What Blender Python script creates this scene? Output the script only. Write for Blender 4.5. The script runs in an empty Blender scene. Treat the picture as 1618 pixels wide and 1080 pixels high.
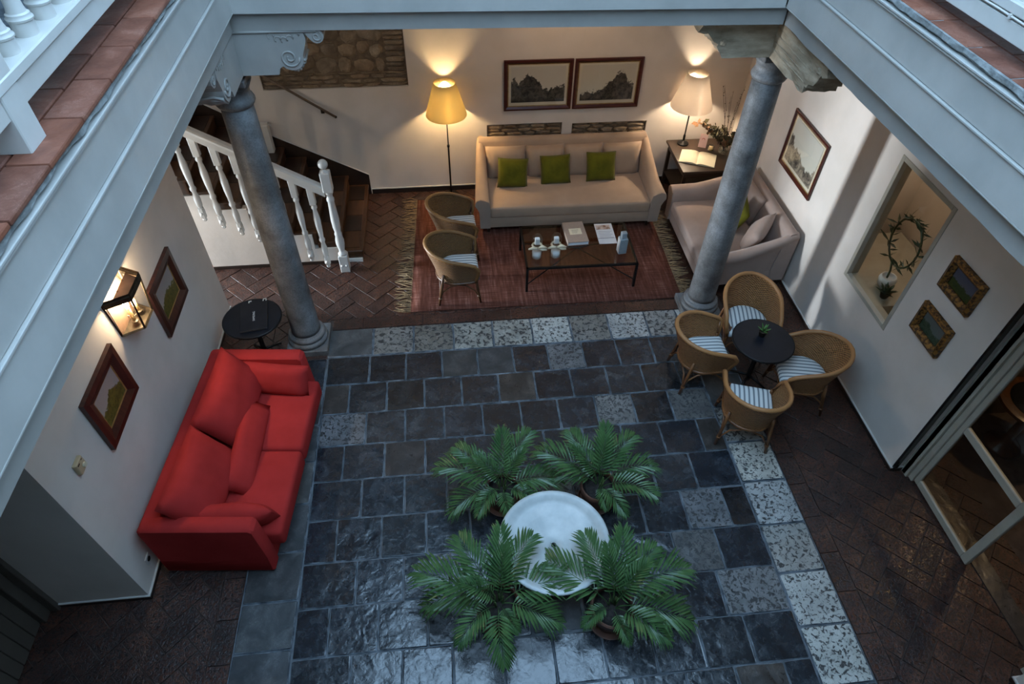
import bpy, bmesh, math, random
from mathutils import Vector, Matrix, noise as mnoise
random.seed(7)
PI = math.pi
S = bpy.context.scene
COL = S.collection
# ------------------------------------------------------------------ camera
R = ((0.99465673, -0.06531063, 0.07995312), (-0.10235132, -0.72509928, 0.68099577), (0.01349769, -0.68554034, -0.72790951))
FPX = 1024.64
EYE = Vector((0, 0, 6.0))
cam = bpy.data.cameras.new('camera'); cam.sensor_width = 36; cam.lens = FPX / 1618 * 36
cam.clip_start = .05
co = bpy.data.objects.new('camera', cam); COL.objects.link(co)
co.matrix_world = Matrix(((R[0][0], -R[0][1], -R[0][2], 0), (R[1][0], -R[1][1], -R[1][2], 0), (R[2][0], -R[2][1], -R[2][2], 6.0), (0, 0, 0, 1)))
S.camera = co
def project(p):
    d = Vector(p) - EYE
    q = [sum(R[i][k] * d[i] for i in range(3)) for k in range(3)]
    return (q[0] / q[2] * FPX + 809, q[1] / q[2] * FPX + 540, q[2]) if q[2] > .01 else (-9999, -9999, 1)
# ------------------------------------------------------------------ sky and exposure
S.view_settings.view_transform = 'Standard'; S.view_settings.look = 'None'
S.view_settings.exposure = 1.4; S.view_settings.gamma = 1.0; S.view_settings.use_curve_mapping = False
S.cycles.use_denoising = True
try: S.cycles.denoiser = 'OPENIMAGEDENOISE'
except Exception: pass
S.cycles.sample_clamp_indirect = 6
S.cycles.max_bounces = 8
W = bpy.data.worlds.new('overcast_sky'); S.world = W; W.use_nodes = True
bg = W.node_tree.nodes['Background']
SKY = 2.3
bg.inputs[0].default_value = (0.43, 0.69, 1.0, 1); bg.inputs[1].default_value = SKY
def area(name, loc, rot, sx, sy, power, col):
    l = bpy.data.lights.new(name, 'AREA'); l.shape = 'RECTANGLE'; l.size = sx; l.size_y = sy; l.energy = power; l.color = col
    o = bpy.data.objects.new(name, l); COL.objects.link(o); o.location = loc; o.rotation_euler = rot; return o
def point(name, loc, power, col, r=.03, parent=None):
    l = bpy.data.lights.new(name, 'POINT'); l.energy = power; l.color = col; l.shadow_soft_size = r
    o = bpy.data.objects.new(name, l); COL.objects.link(o); o.location = loc
    if parent: o.parent = parent
    return o
# daylight of the entrance doorway at the end of the passage beside the stairs
area('entrance_daylight', (-9, 7.3, 1.5), (0, -PI / 2, 0), 2.4, 1.0, 900, (0.78, 0.89, 1.0))
# ------------------------------------------------------------------ materials
MATS = {}
def nt(name):
    m = bpy.data.materials.new(name); m.use_nodes = True; t = m.node_tree
    return m, t, t.nodes['Principled BSDF'], t.nodes['Material Output']
def N(t, typ, **kw):
    n = t.nodes.new(typ)
    for k, v in kw.items():
        if k.startswith('i_'):
            key = k[2:]
            n.inputs[int(key) if key.isdigit() else key].default_value = v
        else: setattr(n, k, v)
    return n
def L(t, a, b): t.links.new(a, b)
def ramp(t, fac, stops, interp='LINEAR'):
    r = t.nodes.new('ShaderNodeValToRGB'); e = r.color_ramp; e.interpolation = interp
    while len(e.elements) < len(stops): e.elements.new(.5)
    for q, (p, c) in zip(e.elements, stops):
        q.position = p; q.color = (*c, 1) if len(c) == 3 else c
    L(t, fac, r.inputs[0]); return r
def coords(t, kind='pos', scale=(1, 1, 1)):
    if kind == 'pos': s = t.nodes.new('ShaderNodeNewGeometry').outputs['Position']
    elif kind == 'uv': s = t.nodes.new('ShaderNodeTexCoord').outputs['UV']
    else: s = t.nodes.new('ShaderNodeTexCoord').outputs['Object']
    if scale == (1, 1, 1): return s
    m = N(t, 'ShaderNodeMapping'); m.inputs['Scale'].default_value = scale; L(t, s, m.inputs[0]); return m.outputs[0]
def noise(t, vec, scale, detail=4, rough=.55, dist=0):
    n = N(t, 'ShaderNodeTexNoise'); n.inputs['Scale'].default_value = scale; n.inputs['Detail'].default_value = detail
    n.inputs['Roughness'].default_value = rough; n.inputs['Distortion'].default_value = dist
    L(t, vec, n.inputs['Vector']); return n.outputs['Fac']
def bump(t, b, h, strength=.3, dist=.01, nrm=None):
    n = N(t, 'ShaderNodeBump'); n.inputs['Strength'].default_value = strength; n.inputs['Distance'].default_value = dist
    L(t, h, n.inputs['Height'])
    if nrm: L(t, nrm, n.inputs['Normal'])
    L(t, n.outputs[0], b.inputs['Normal']); return n.outputs[0]
def M(name, c1, c2=None, rough=.6, scale=6, bumps=0, bscale=None, bdist=.004, metal=0, kind='obj', stretch=(1, 1, 1), detail=5, spec=.5, sheen=0, contrast=(.35, .65), coat=0):
    m, t, b, o = nt(name)
    b.inputs['Roughness'].default_value = rough; b.inputs['Metallic'].default_value = metal
    b.inputs['Specular IOR Level'].default_value = spec
    if sheen: b.inputs['Sheen Weight'].default_value = sheen
    if coat: b.inputs['Coat Weight'].default_value = coat; b.inputs['Coat Roughness'].default_value = .15
    v = coords(t, kind, stretch)
    if c2 is None: c2 = tuple(x * .85 for x in c1)
    f = noise(t, v, scale, detail)
    L(t, ramp(t, f, [(contrast[0], c1), (contrast[1], c2)]).outputs[0], b.inputs['Base Color'])
    if bumps: bump(t, b, noise(t, v, bscale or scale * 4, 6), bumps, bdist)
    MATS[name] = m; return m
plaster = M('plaster', (.74, .655, .58), (.66, .585, .51), .85, 1.6, .25, 14, .006, kind='pos', spec=.2)
absorbing_wall = M('light_absorbing_wall', (.10, .075, .055), (.07, .05, .04), .6, 4, kind='pos')  # dark tone put on near, recess and annex walls to absorb bounce light
plaster_up = M('plaster_upper', (.55, .54, .50), (.48, .47, .44), .9, 1.6, kind='pos', spec=.1)
grey_wall = M('grey_recess_plaster', (.30, .265, .225), (.26, .23, .20), .9, 1.2, .2, 14, .005, kind='pos', spec=.1)
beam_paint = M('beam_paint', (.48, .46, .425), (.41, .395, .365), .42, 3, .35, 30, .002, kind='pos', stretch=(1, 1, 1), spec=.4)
beam_shade = M('shaded_beam_paint', (.36, .34, .31), (.31, .295, .27), .6, 3, .2, 30, .002, kind='pos', spec=.3)  # darker, warmer paint; shade under the fascia overhang mixed into its colour
white_paint = M('white_paint', (.62, .60, .56), (.56, .54, .50), .38, 4, .1, 40, .001, spec=.5)
cream_frame = M('cream_frame_paint', (.44, .40, .32), (.38, .34, .27), .45, 5, .1, 30, .001)
brown_paint = M('brown_door_paint', (.10, .083, .065), (.085, .07, .055), .45, 5)
black_gloss = M('black_gloss', (.008, .008, .009), (.012, .012, .012), .06, 5)
iron = M('black_iron', (.012, .011, .011), (.025, .022, .02), .4, 12, .15, 60, .001, metal=.6)
black_top = M('black_lacquer', (.006, .008, .012), (.010, .012, .018), .38, 8, spec=.25)
brass = M('brass', (.35, .22, .08), (.28, .17, .06), .35, 12, metal=.9)
lampback = M('lantern_back', (.22, .13, .085), (.15, .09, .055), .7, 10)
bronze = M('aged_bronze', (.07, .055, .035), (.03, .024, .016), .45, 16, .2, 50, .001, metal=.7)
plaster_edge = M('broken_mortar', (.30, .31, .30), (.16, .165, .16), .95, 18, .9, 35, .012, kind='pos')
grout = M('floor_mortar', (.06, .07, .08), (.16, .18, .20), .8, 9, .5, 40, .005, kind='pos')
worn_edge = M('limed_stone_edge', (.03, .037, .045), (.20, .23, .26), .55, 7, .5, 40, .004, kind='pos', detail=8, contrast=(.42, .62))
brick_bed_mat = M('brown_mortar', (.045, .03, .024), (.085, .062, .05), .85, 9, .4, 40, .004, kind='pos')
dark_tile = M('dark_skirting_tile', (.030, .018, .013), (.02, .012, .009), .35, 7, kind='pos')
wood_dark = M('dark_stained_wood', (.040, .022, .013), (.022, .012, .008), .35, 3, .15, 30, .001, stretch=(1, 8, 8))
stair_wood = M('stair_wood', (.085, .036, .014), (.04, .017, .008), .28, 3, .2, 30, .001, kind='pos', stretch=(6, 1, 1))
stair_dark = M('stair_dark_tile', (.035, .018, .011), (.018, .01, .007), .35, 5, kind='pos')
mahogany = M('mahogany_frame', (.075, .013, .007), (.045, .008, .005), .28, 4, stretch=(1, 1, 6))
walnut_frame = M('walnut_frame', (.060, .016, .009), (.03, .008, .005), .35, 4, stretch=(6, 1, 1))
railwood = M('brown_rail_paint', (.20, .135, .09), (.15, .10, .065), .5, 6)
gilt_line = M('gilt_slip', (.42, .27, .10), (.30, .18, .06), .4, 20, metal=.5)
gilt = M('carved_gilt', (.30, .14, .028), (.05, .022, .008), .42, 34, .9, 60, .006, metal=.45, contrast=(.42, .58))
matboard = M('cream_mat_board', (.70, .60, .46), (.66, .56, .43), .9, 4)
red = M('red_linen', (.40, .032, .029), (.33, .025, .022), .9, 3, .25, 160, .0015, spec=.08)
beige = M('taupe_linen', (.42, .295, .205), (.36, .25, .175), .9, 3, .25, 150, .0015, sheen=.2, spec=.1)
beige_dark = M('taupe_arm_panel', (.36, .27, .21), (.31, .23, .18), .9, 3, .2, 150, .001, spec=.1)
mauve = M('mauve_linen', (.42, .312, .262), (.36, .268, .225), .9, 3, .25, 150, .0015, sheen=.2, spec=.1)
green_velvet = M('green_velvet', (.135, .125, .010), (.085, .082, .007), .85, 5, .2, 60, .002, sheen=.08, spec=.1)
terracotta_pot = M('aged_terracotta', (.15, .065, .04), (.07, .032, .022), .6, 8, .3, 40, .003)
soil = M('potting_soil', (.012, .010, .009), (.03, .024, .02), .95, 40, .8, 60, .01)
paper = M('white_paper', (.72, .72, .72), (.68, .68, .68), .7, 4)
cream_paper = M('cream_paper', (.72, .64, .46), (.66, .58, .42), .8, 5)
linen_cover = M('book_cloth', (.36, .27, .21), (.32, .24, .19), .8, 30)
tin = M('brushed_tin', (.36, .42, .45), (.30, .36, .40), .35, 10, metal=.35)
twig_mat = M('dry_twig', (.07, .04, .022), (.035, .02, .012), .8, 20)
dry_leaf = M('dry_leaf', (.20, .085, .03), (.09, .05, .02), .8, 15)
dry_leaf2 = M('dry_green_leaf', (.075, .06, .02), (.04, .03, .012), .8, 15)
ivory = M('ivory_plastic', (.55, .42, .25), (.50, .38, .22), .4, 6)
lampcord = M('lamp_wax', (.75, .55, .25), (.7, .5, .22), .5, 6)
marble = M('white_marble', (.60, .63, .62), (.44, .48, .48), .38, 5, .35, 14, .004, detail=8)
granite = None
def stone_column():
    m, t, b, o = nt('column_granite')
    v = coords(t, 'pos')
    f = noise(t, v, 3.2, 6, .6); g = noise(t, v, 60, 3, .7)
    a = ramp(t, f, [(.30, (.075, .070, .066)), (.5, (.16, .158, .155)), (.7, (.26, .265, .27))])
    k = N(t, 'ShaderNodeMix', data_type='RGBA', blend_type='MULTIPLY'); k.inputs[0].default_value = .7
    L(t, a.outputs[0], k.inputs[6]); L(t, ramp(t, g, [(.35, (.55, .55, .55)), (.6, (1, 1, 1))]).outputs[0], k.inputs[7])
    L(t, k.outputs[2], b.inputs['Base Color']); b.inputs['Roughness'].default_value = .55
    bump(t, b, g, .3, .004); return m
granite = stone_column()
def slab_mat(name, dark, mid, light, pit=None, rough=(.22, .5), lift=.4, pitcol=(.035, .037, .038), pt=(.44, .50), spec=.6, stretch=None):
    """wet-looking worn paving: per-slab tone, cloudy veins, hammered relief"""
    m, t, b, o = nt(name)
    v0 = coords(t, 'pos'); oi = N(t, 'ShaderNodeObjectInfo')
    add = N(t, 'ShaderNodeVectorMath', operation='ADD'); L(t, v0, add.inputs[0])
    sc = N(t, 'ShaderNodeVectorMath', operation='SCALE'); sc.inputs['Scale'].default_value = 31.0
    cmb = N(t, 'ShaderNodeCombineXYZ'); L(t, oi.outputs['Random'], cmb.inputs[0]); L(t, oi.outputs['Random'], cmb.inputs[1])
    L(t, cmb.outputs[0], sc.inputs[0]); L(t, sc.outputs[0], add.inputs[1]); v = add.outputs[0]
    n1 = noise(t, v, 4.5, 8, .62, .6); n2 = noise(t, v, 15, 8, .65, 1.2); n3 = noise(t, v, 55, 4, .6)
    c = ramp(t, n1, [(.30, dark), (.52, mid), (.75, light)])
    # thin pale scratches
    sub = N(t, 'ShaderNodeMath', operation='SUBTRACT'); L(t, n2, sub.inputs[0]); sub.inputs[1].default_value = .5
    ab = N(t, 'ShaderNodeMath', operation='ABSOLUTE'); L(t, sub.outputs[0], ab.inputs[0])
    vein = ramp(t, ab.outputs[0], [(0, (1, 1, 1)), (.016, (0, 0, 0))])
    vm = N(t, 'ShaderNodeMath', operation='MULTIPLY'); L(t, vein.outputs[0], vm.inputs[0]); L(t, ramp(t, n1, [(.45, (0, 0, 0)), (.7, (.55, .55, .55))]).outputs[0], vm.inputs[1])
    mx = N(t, 'ShaderNodeMix', data_type='RGBA'); L(t, vm.outputs[0], mx.inputs[0]); L(t, c.outputs[0], mx.inputs[6]); mx.inputs[7].default_value = (*[min(1, x * 2.2 + .05) for x in light], 1)
    tone = ramp(t, oi.outputs['Random'], [(0, (.55, .52, .5)), (.3, (.8, .8, .85)), (.7, (1, 1, 1)), (1, (1.0, .92, .86))])
    ml = N(t, 'ShaderNodeMix', data_type='RGBA', blend_type='MULTIPLY'); ml.inputs[0].default_value = 1
    L(t, mx.outputs[2], ml.inputs[6]); L(t, tone.outputs[0], ml.inputs[7])
    base = ml.outputs[2]; hb = noise(t, v, 17, 3, .5, .8)
    if pit:
        p = noise(t, v, pit, 5, .6, .8)
        pm = ramp(t, p, [(pt[0], (0, 0, 0)), (pt[1], (1, 1, 1))])
        mp = N(t, 'ShaderNodeMix', data_type='RGBA'); L(t, pm.outputs[0], mp.inputs[0]); mp.inputs[6].default_value = (*pitcol, 1); L(t, base, mp.inputs[7]); base = mp.outputs[2]
        hb = pm.outputs[0]
    L(t, base, b.inputs['Base Color'])
    rr = ramp(t, n2, [(.3, (rough[0],) * 3), (.7, (rough[1],) * 3)]); L(t, rr.outputs[0], b.inputs['Roughness'])
    b.inputs['Specular IOR Level'].default_value = spec
    nb = N(t, 'ShaderNodeBump'); nb.inputs['Strength'].default_value = lift; nb.inputs['Distance'].default_value = .03; L(t, noise(t, v, 5.0, 2, .5, .4), nb.inputs['Height'])
    bump(t, b, hb, .45, .006, nb.outputs[0])
    return m
slate = slab_mat('dark_slate', (.007, .010, .014), (.016, .022, .029), (.050, .060, .070), rough=(.12, .34), spec=.85)
slate_brown = slab_mat('brown_slate', (.018, .015, .013), (.04, .034, .03), (.085, .07, .058))
slate_pit = slab_mat('pitted_slate', (.10, .105, .105), (.16, .165, .165), (.22, .225, .22), pit=24)
limestone = slab_mat('pitted_limestone', (.36, .37, .34), (.45, .46, .42), (.54, .55, .51), pit=27, pt=(.41, .49), rough=(.35, .6), lift=.2)
limestone_w = slab_mat('worn_limestone', (.20, .20, .18), (.28, .28, .25), (.36, .36, .33), pit=19, pt=(.42, .50), rough=(.3, .55), lift=.2)
greystone = slab_mat('worn_grey_stone', (.035, .04, .042), (.065, .07, .072), (.12, .125, .125), rough=(.3, .55))
brick_mat = slab_mat('glazed_clay_brick', (.035, .012, .008), (.075, .026, .015), (.13, .055, .03), pit=42, rough=(.24, .5), lift=.35, pitcol=(.012, .006, .005), pt=(.40, .56))
tile_mat = slab_mat('terracotta_tile_glaze', (.16, .052, .028), (.25, .088, .05), (.33, .15, .10), rough=(.4, .6), lift=.15)
rubble = slab_mat('rubble_stone', (.16, .11, .065), (.26, .185, .115), (.36, .27, .18), rough=(.85, .95), lift=.8)
rubble_mortar = M('rubble_mortar', (.20, .14, .085), (.12, .08, .05), .95, 14, .8, 30, .012, kind='pos')
weathered = M('weathered_wood', (.50, .40, .285), (.30, .235, .16), .9, 5, .9, 22, .012, kind='obj', stretch=(1, 1, 3), spec=.1)
def rug_mat():
    m, t, b, o = nt('woven_rug_wool')
    v = coords(t, 'obj')
    a = noise(t, coords(t, 'obj', (30, 2.5, 1)), 1, 4, .6); c = noise(t, coords(t, 'obj', (3, 120, 1)), 1, 3, .6)
    d = noise(t, coords(t, 'obj', (200, 200, 1)), 1, 2, .6)
    k = N(t, 'ShaderNodeMath', operation='ADD'); L(t, a, k.inputs[0]); L(t, c, k.inputs[1])
    r = ramp(t, k.outputs[0], [(.36, (.058, .018, .011)), (.5, (.098, .035, .023)), (.58, (.145, .060, .045)), (.68, (.26, .14, .11))])
    # ramp input is 0..2, halve it
    h = N(t, 'ShaderNodeMath', operation='MULTIPLY'); h.inputs[1].default_value = .5; L(t, k.outputs[0], h.inputs[0]); L(t, h.outputs[0], r.inputs[0])
    L(t, r.outputs[0], b.inputs['Base Color']); b.inputs['Roughness'].default_value = .95; b.inputs['Specular IOR Level'].default_value = .1
    bump(t, b, d, .5, .003); return m
rugm = rug_mat()
fringe_mat = M('cream_fringe', (.30, .20, .10), (.20, .13, .07), .95, 20)
def wicker_mat(name, c1, c2, fu=70, fv=26):
    m, t, b, o = nt(name)
    v = coords(t, 'uv'); sp = N(t, 'ShaderNodeSeparateXYZ'); L(t, v, sp.inputs[0])
    def wave(out, f, ph=None):
        q = N(t, 'ShaderNodeMath', operation='MULTIPLY'); L(t, out, q.inputs[0]); q.inputs[1].default_value = f * 2 * PI
        s = N(t, 'ShaderNodeMath', operation='SINE'); L(t, q.outputs[0], s.inputs[0]); return s.outputs[0]
    pr = N(t, 'ShaderNodeMath', operation='MULTIPLY'); L(t, wave(sp.outputs[0], fu), pr.inputs[0]); L(t, wave(sp.outputs[1], fv), pr.inputs[1])
    nz = noise(t, coords(t, 'uv', (40, 30, 1)), 1, 3)
    ad = N(t, 'ShaderNodeMath', operation='MULTIPLY_ADD'); L(t, pr.outputs[0], ad.inputs[0]); ad.inputs[1].default_value = .6; L(t, nz, ad.inputs[2])
    L(t, ramp(t, ad.outputs[0], [(.2, c2), (.75, c1)]).outputs[0], b.inputs['Base Color'])
    b.inputs['Roughness'].default_value = .5
    bump(t, b, pr.outputs[0], .8, .01); return m
wicker = wicker_mat('honey_wicker', (.56, .26, .09), (.13, .05, .016), 44, 18)
wicker_dark = wicker_mat('brown_wicker', (.31, .155, .05), (.08, .034, .011), 44, 18)
cane = M('rattan_cane', (.24, .10, .034), (.13, .05, .018), .35, 10, .2, 60, .001)
cane_dark = M('brown_rattan_cane', (.12, .055, .022), (.06, .026, .012), .4, 10)
def stripe_mat():
    m, t, b, o = nt('striped_ticking')
    v = coords(t, 'obj'); sp = N(t, 'ShaderNodeSeparateXYZ'); L(t, v, sp.inputs[0])
    q = N(t, 'ShaderNodeMath', operation='MULTIPLY'); L(t, sp.outputs[1], q.inputs[0]); q.inputs[1].default_value = 2 * PI / .048
    s = N(t, 'ShaderNodeMath', operation='SINE'); L(t, q.outputs[0], s.inputs[0])
    L(t, ramp(t, s.outputs[0], [(.32, (.66, .67, .65)), (.42, (.20, .225, .24))]).outputs[0], b.inputs['Base Color'])
    b.inputs['Roughness'].default_value = .85; b.inputs['Specular IOR Level'].default_value = .2; return m
ticking = stripe_mat()
def glass_mat(name, col=(1, 1, 1), rough=0.0, alpha=.12):
    """thin clear glass: mostly see-through with a mirror-like sheen"""
    m, t, b, o = nt(name)
    tr = N(t, 'ShaderNodeBsdfTransparent'); tr.inputs[0].default_value = (*col, 1)
    gl = N(t, 'ShaderNodeBsdfGlossy'); gl.inputs['Roughness'].default_value = rough + .02
    lw = N(t, 'ShaderNodeLayerWeight'); lw.inputs[0].default_value = .5
    pw = N(t, 'ShaderNodeMath', operation='POWER'); L(t, lw.outputs['Facing'], pw.inputs[0]); pw.inputs[1].default_value = 5
    ad = N(t, 'ShaderNodeMath', operation='MULTIPLY_ADD'); L(t, pw.outputs[0], ad.inputs[0]); ad.inputs[1].default_value = .9; ad.inputs[2].default_value = .035 + alpha
    mx = N(t, 'ShaderNodeMixShader'); L(t, ad.outputs[0], mx.inputs[0]); L(t, tr.outputs[0], mx.inputs[1]); L(t, gl.outputs[0], mx.inputs[2])
    L(t, mx.outputs[0], o.inputs[0]); return m
glass = glass_mat('clear_glass', (.95, .97, .96), 0, .03)
tableglass = glass_mat('smoked_table_glass', (.80, .73, .62), 0, .02)
doorglass = glass_mat('door_glass', (.8, .78, .74), 0, .0)
winglass = glass_mat('window_glass', (.9, .9, .86), 0, .0)
def shade_mat(name, col, k, tcol):
    m, t, b, o = nt(name)
    d = N(t, 'ShaderNodeBsdfDiffuse'); d.inputs[0].default_value = (*col, 1)
    tl = N(t, 'ShaderNodeBsdfTranslucent'); tl.inputs[0].default_value = (*tcol, 1)
    mx = N(t, 'ShaderNodeMixShader'); mx.inputs[0].default_value = k
    L(t, d.outputs[0], mx.inputs[1]); L(t, tl.outputs[0], mx.inputs[2]); L(t, mx.outputs[0], o.inputs[0]); return m
shade_yellow = shade_mat('yellow_lampshade', (.80, .62, .32), .5, (.55, .475, .27))
shade_cream = shade_mat('cream_lampshade', (.82, .70, .54), .5, (.72, .68, .66))
def emit(name, col, s):
    m, t, b, o = nt(name); b.inputs['Base Color'].default_value = (0, 0, 0, 1)
    b.inputs['Emission Color'].default_value = (*col, 1); b.inputs['Emission Strength'].default_value = s; return m
bulb_y = emit('warm_bulb', (1, .82, .5), 40)
bulb_l = emit('lantern_bulb', (1, .82, .55), 60)
def leaf_mat(name, c1, c2):
    m, t, b, o = nt(name)
    oi = N(t, 'ShaderNodeObjectInfo'); f = noise(t, coords(t, 'pos'), 9, 3)
    r = ramp(t, f, [(.3, c1), (.7, c2)])
    L(t, r.outputs[0], b.inputs['Base Color']); b.inputs['Roughness'].default_value = .35; b.inputs['Specular IOR Level'].default_value = .5
    return m
palm_green = leaf_mat('palm_green', (.030, .080, .024), (.080, .155, .050))
palm_stem = leaf_mat('palm_stalk_green', (.07, .11, .03), (.05, .08, .025))
plant_green = leaf_mat('dark_leaf_green', (.018, .04, .018), (.035, .065, .028))
succulent = leaf_mat('succulent_green', (.12, .26, .07), (.07, .17, .05))
def landscape(name, w, h, stops, sky, sky2, land, land2, seed=0, sc=7, fore=None):
    """print: a tonal landscape whose skyline is read from a height ramp along x"""
    m, t, b, o = nt(name)
    v = coords(t, 'obj'); sp = N(t, 'ShaderNodeSeparateXYZ'); L(t, v, sp.inputs[0])
    u = N(t, 'ShaderNodeMapRange'); u.inputs[1].default_value = -w / 2; u.inputs[2].default_value = w / 2; L(t, sp.outputs[0], u.inputs[0])
    q = N(t, 'ShaderNodeMapRange'); q.inputs[1].default_value = -h / 2; q.inputs[2].default_value = h / 2; L(t, sp.outputs[2], q.inputs[0])
    hr = ramp(t, u.outputs[0], [(p, (z, z, z)) for p, z in stops])
    off = N(t, 'ShaderNodeVectorMath', operation='ADD'); L(t, v, off.inputs[0]); off.inputs[1].default_value = (seed, seed, seed)
    n1 = noise(t, off.outputs[0], sc / w * 2.2, 6, .65)
    k = N(t, 'ShaderNodeMath', operation='MULTIPLY_ADD'); L(t, n1, k.inputs[0]); k.inputs[1].default_value = .46; k.inputs[2].default_value = -.23
    hh = N(t, 'ShaderNodeMath', operation='ADD'); L(t, hr.outputs[0], hh.inputs[0]); L(t, k.outputs[0], hh.inputs[1])
    df = N(t, 'ShaderNodeMath', operation='SUBTRACT'); L(t, hh.outputs[0], df.inputs[0]); L(t, q.outputs[0], df.inputs[1])
    msk = ramp(t, df.outputs[0], [(.0, (0, 0, 0)), (.03, (1, 1, 1))])
    sk = ramp(t, q.outputs[0], [(.3, sky), (1, sky2)])
    ln = ramp(t, noise(t, off.outputs[0], sc / w * 1.5, 8, .75, .5), [(.40, land), (.62, land2)])
    mx = N(t, 'ShaderNodeMix', data_type='RGBA'); L(t, msk.outputs[0], mx.inputs[0]); L(t, sk.outputs[0], mx.inputs[6]); L(t, ln.outputs[0], mx.inputs[7])
    c = mx.outputs[2]
    if fore:
        fm = ramp(t, q.outputs[0], [(fore[0] - .08, (1, 1, 1)), (fore[0] + .08, (0, 0, 0))])
        m2 = N(t, 'ShaderNodeMix', data_type='RGBA'); L(t, fm.outputs[0], m2.inputs[0]); L(t, c, m2.inputs[6]); m2.inputs[7].default_value = (*fore[1], 1); c = m2.outputs[2]
    L(t, c, b.inputs['Base Color']); b.inputs['Roughness'].default_value = .35; b.inputs['Specular IOR Level'].default_value = .25
    return m
# ------------------------------------------------------------------ mesh helpers
def bm_(): return bmesh.new()
def box(bm, x0, x1, y0, y1, z0, z1, bev=0, seg=2):
    vs = [bm.verts.new((x, y, z)) for x in (x0, x1) for y in (y0, y1) for z in (z0, z1)]
    fs = [bm.faces.new([vs[i] for i in f]) for f in ((0, 1, 3, 2), (4, 6, 7, 5), (0, 4, 5, 1), (2, 3, 7, 6), (0, 2, 6, 4), (1, 5, 7, 3))]
    if bev:
        es = list({e for f in fs for e in f.edges})
        r = bmesh.ops.bevel(bm, geom=es, offset=bev, segments=seg, affect='EDGES', profile=.5)
        return [v for v in r['verts'] if v.is_valid]
    return vs
def loft(bm, rings, closed=True, cap=True, uv=False):
    vs = [[bm.verts.new(p) for p in r] for r in rings]
    n = len(rings[0]); lay = bm.loops.layers.uv.verify() if uv else None
    m = n if closed else n - 1
    for i in range(len(rings) - 1):
        for j in range(m):
            f = bm.faces.new((vs[i][j], vs[i][(j + 1) % n], vs[i + 1][(j + 1) % n], vs[i + 1][j]))
            if uv:
                for lp, (a, c) in zip(f.loops, ((i, j), (i, j + 1), (i + 1, j + 1), (i + 1, j))):
                    lp[lay].uv = (c / m, a / (len(rings) - 1))
    if cap and closed:
        bm.faces.new(vs[0][::-1]); bm.faces.new(vs[-1])
    return [v for r in vs for v in r]
def lathe(bm, prof, seg=20, c=(0, 0, 0), cap=True, uv=False):
    rings = [[(c[0] + r * math.cos(2 * PI * k / seg), c[1] + r * math.sin(2 * PI * k / seg), c[2] + z) for k in range(seg)] for r, z in prof]
    return loft(bm, rings, True, cap, uv)
def tube(bm, pts, r, seg=8, cap=True, closed=False):
    pts = [Vector(p) for p in pts]; n = len(pts); rings = []; up = None
    for i, p in enumerate(pts):
        if closed: t = pts[(i + 1) % n] - pts[i - 1]
        else: t = pts[min(i + 1, n - 1)] - pts[max(i - 1, 0)]
        t.normalize()
        if up is None: up = Vector((0, 0, 1)) if abs(t.z) < .9 else Vector((1, 0, 0))
        a = t.cross(up)
        if a.length < 1e-4: a = t.orthogonal()
        a.normalize(); b = a.cross(t); up = b
        rr = r[i] if isinstance(r, (list, tuple)) else r
        rings.append([tuple(p + a * rr * math.cos(2 * PI * k / seg) + b * rr * math.sin(2 * PI * k / seg)) for k in range(seg)])
    if closed: rings.append(rings[0])
    return loft(bm, rings, True, cap and not closed)
def prism(bm, poly, f0, f1):
    """poly of 2-D points; f0/f1 map a point to 3-D at either end"""
    a = [bm.verts.new(f0(*p)) for p in poly]; b = [bm.verts.new(f1(*p)) for p in poly]; n = len(poly)
    bm.faces.new(a[::-1]); bm.faces.new(b)
    for i in range(n): bm.faces.new((a[i], a[(i + 1) % n], b[(i + 1) % n], b[i]))
    return a + b
def pillow(bm, w, h, t, n=9, p=2.6, pinch=.06, ruck=.0, seed=0):
    """stuffed cushion in the XZ plane, thickness along y, centred"""
    rnd = random.Random(seed); g = []
    for s in (1, -1):
        rows = []
        for i in range(n + 1):
            row = []
            for j in range(n + 1):
                u = 2 * i / n - 1; v = 2 * j / n - 1
                k = (1 - abs(u) ** p) * (1 - abs(v) ** p)
                k = max(k, 0) ** .55
                x = u * w / 2 * (1 - pinch * (1 - abs(v) ** 2) * abs(u) ** 3)
                z = v * h / 2 * (1 - pinch * (1 - abs(u) ** 2) * abs(v) ** 3)
                d = s * t / 2 * k + ruck * k * mnoise.noise(Vector((u * 2.3 + seed, v * 2.3, s * 3.1)))
                row.append((x, d, z))
            rows.append(row)
        g.append(rows)
    V = [[[None] * (n + 1) for _ in range(n + 1)] for _ in range(2)]
    for s in range(2):
        for i in range(n + 1):
            for j in range(n + 1):
                edge = i in (0, n) or j in (0, n)
                V[s][i][j] = V[0][i][j] if (s and edge) else bm.verts.new(g[s][i][j])
    for s in range(2):
        for i in range(n):
            for j in range(n):
                q = [V[s][i][j], V[s][i + 1][j], V[s][i + 1][j + 1], V[s][i][j + 1]]
                bm.faces.new(q[::-1] if s == 0 else q)
    return [v for s in range(2) for r in V[s] for v in r]
def xf(bm, vs, m):
    seen = set()
    for v in vs:
        if v.is_valid and v not in seen: seen.add(v); v.co = m @ v.co
def obj(name, bm, mat, parent=None, smooth=False, loc=None, rot=None, angle=None):
    bmesh.ops.recalc_face_normals(bm, faces=bm.faces)
    me = bpy.data.meshes.new(name); bm.to_mesh(me); bm.free()
    if mat: me.materials.append(mat)
    if smooth:
        me.polygons.foreach_set('use_smooth', [True] * len(me.polygons))
        if angle: me.set_sharp_from_angle(angle=math.radians(angle))
    o = bpy.data.objects.new(name, me); COL.objects.link(o)
    if parent: o.parent = parent
    if loc is not None: o.location = loc
    if rot is not None: o.rotation_euler = rot
    return o
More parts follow.
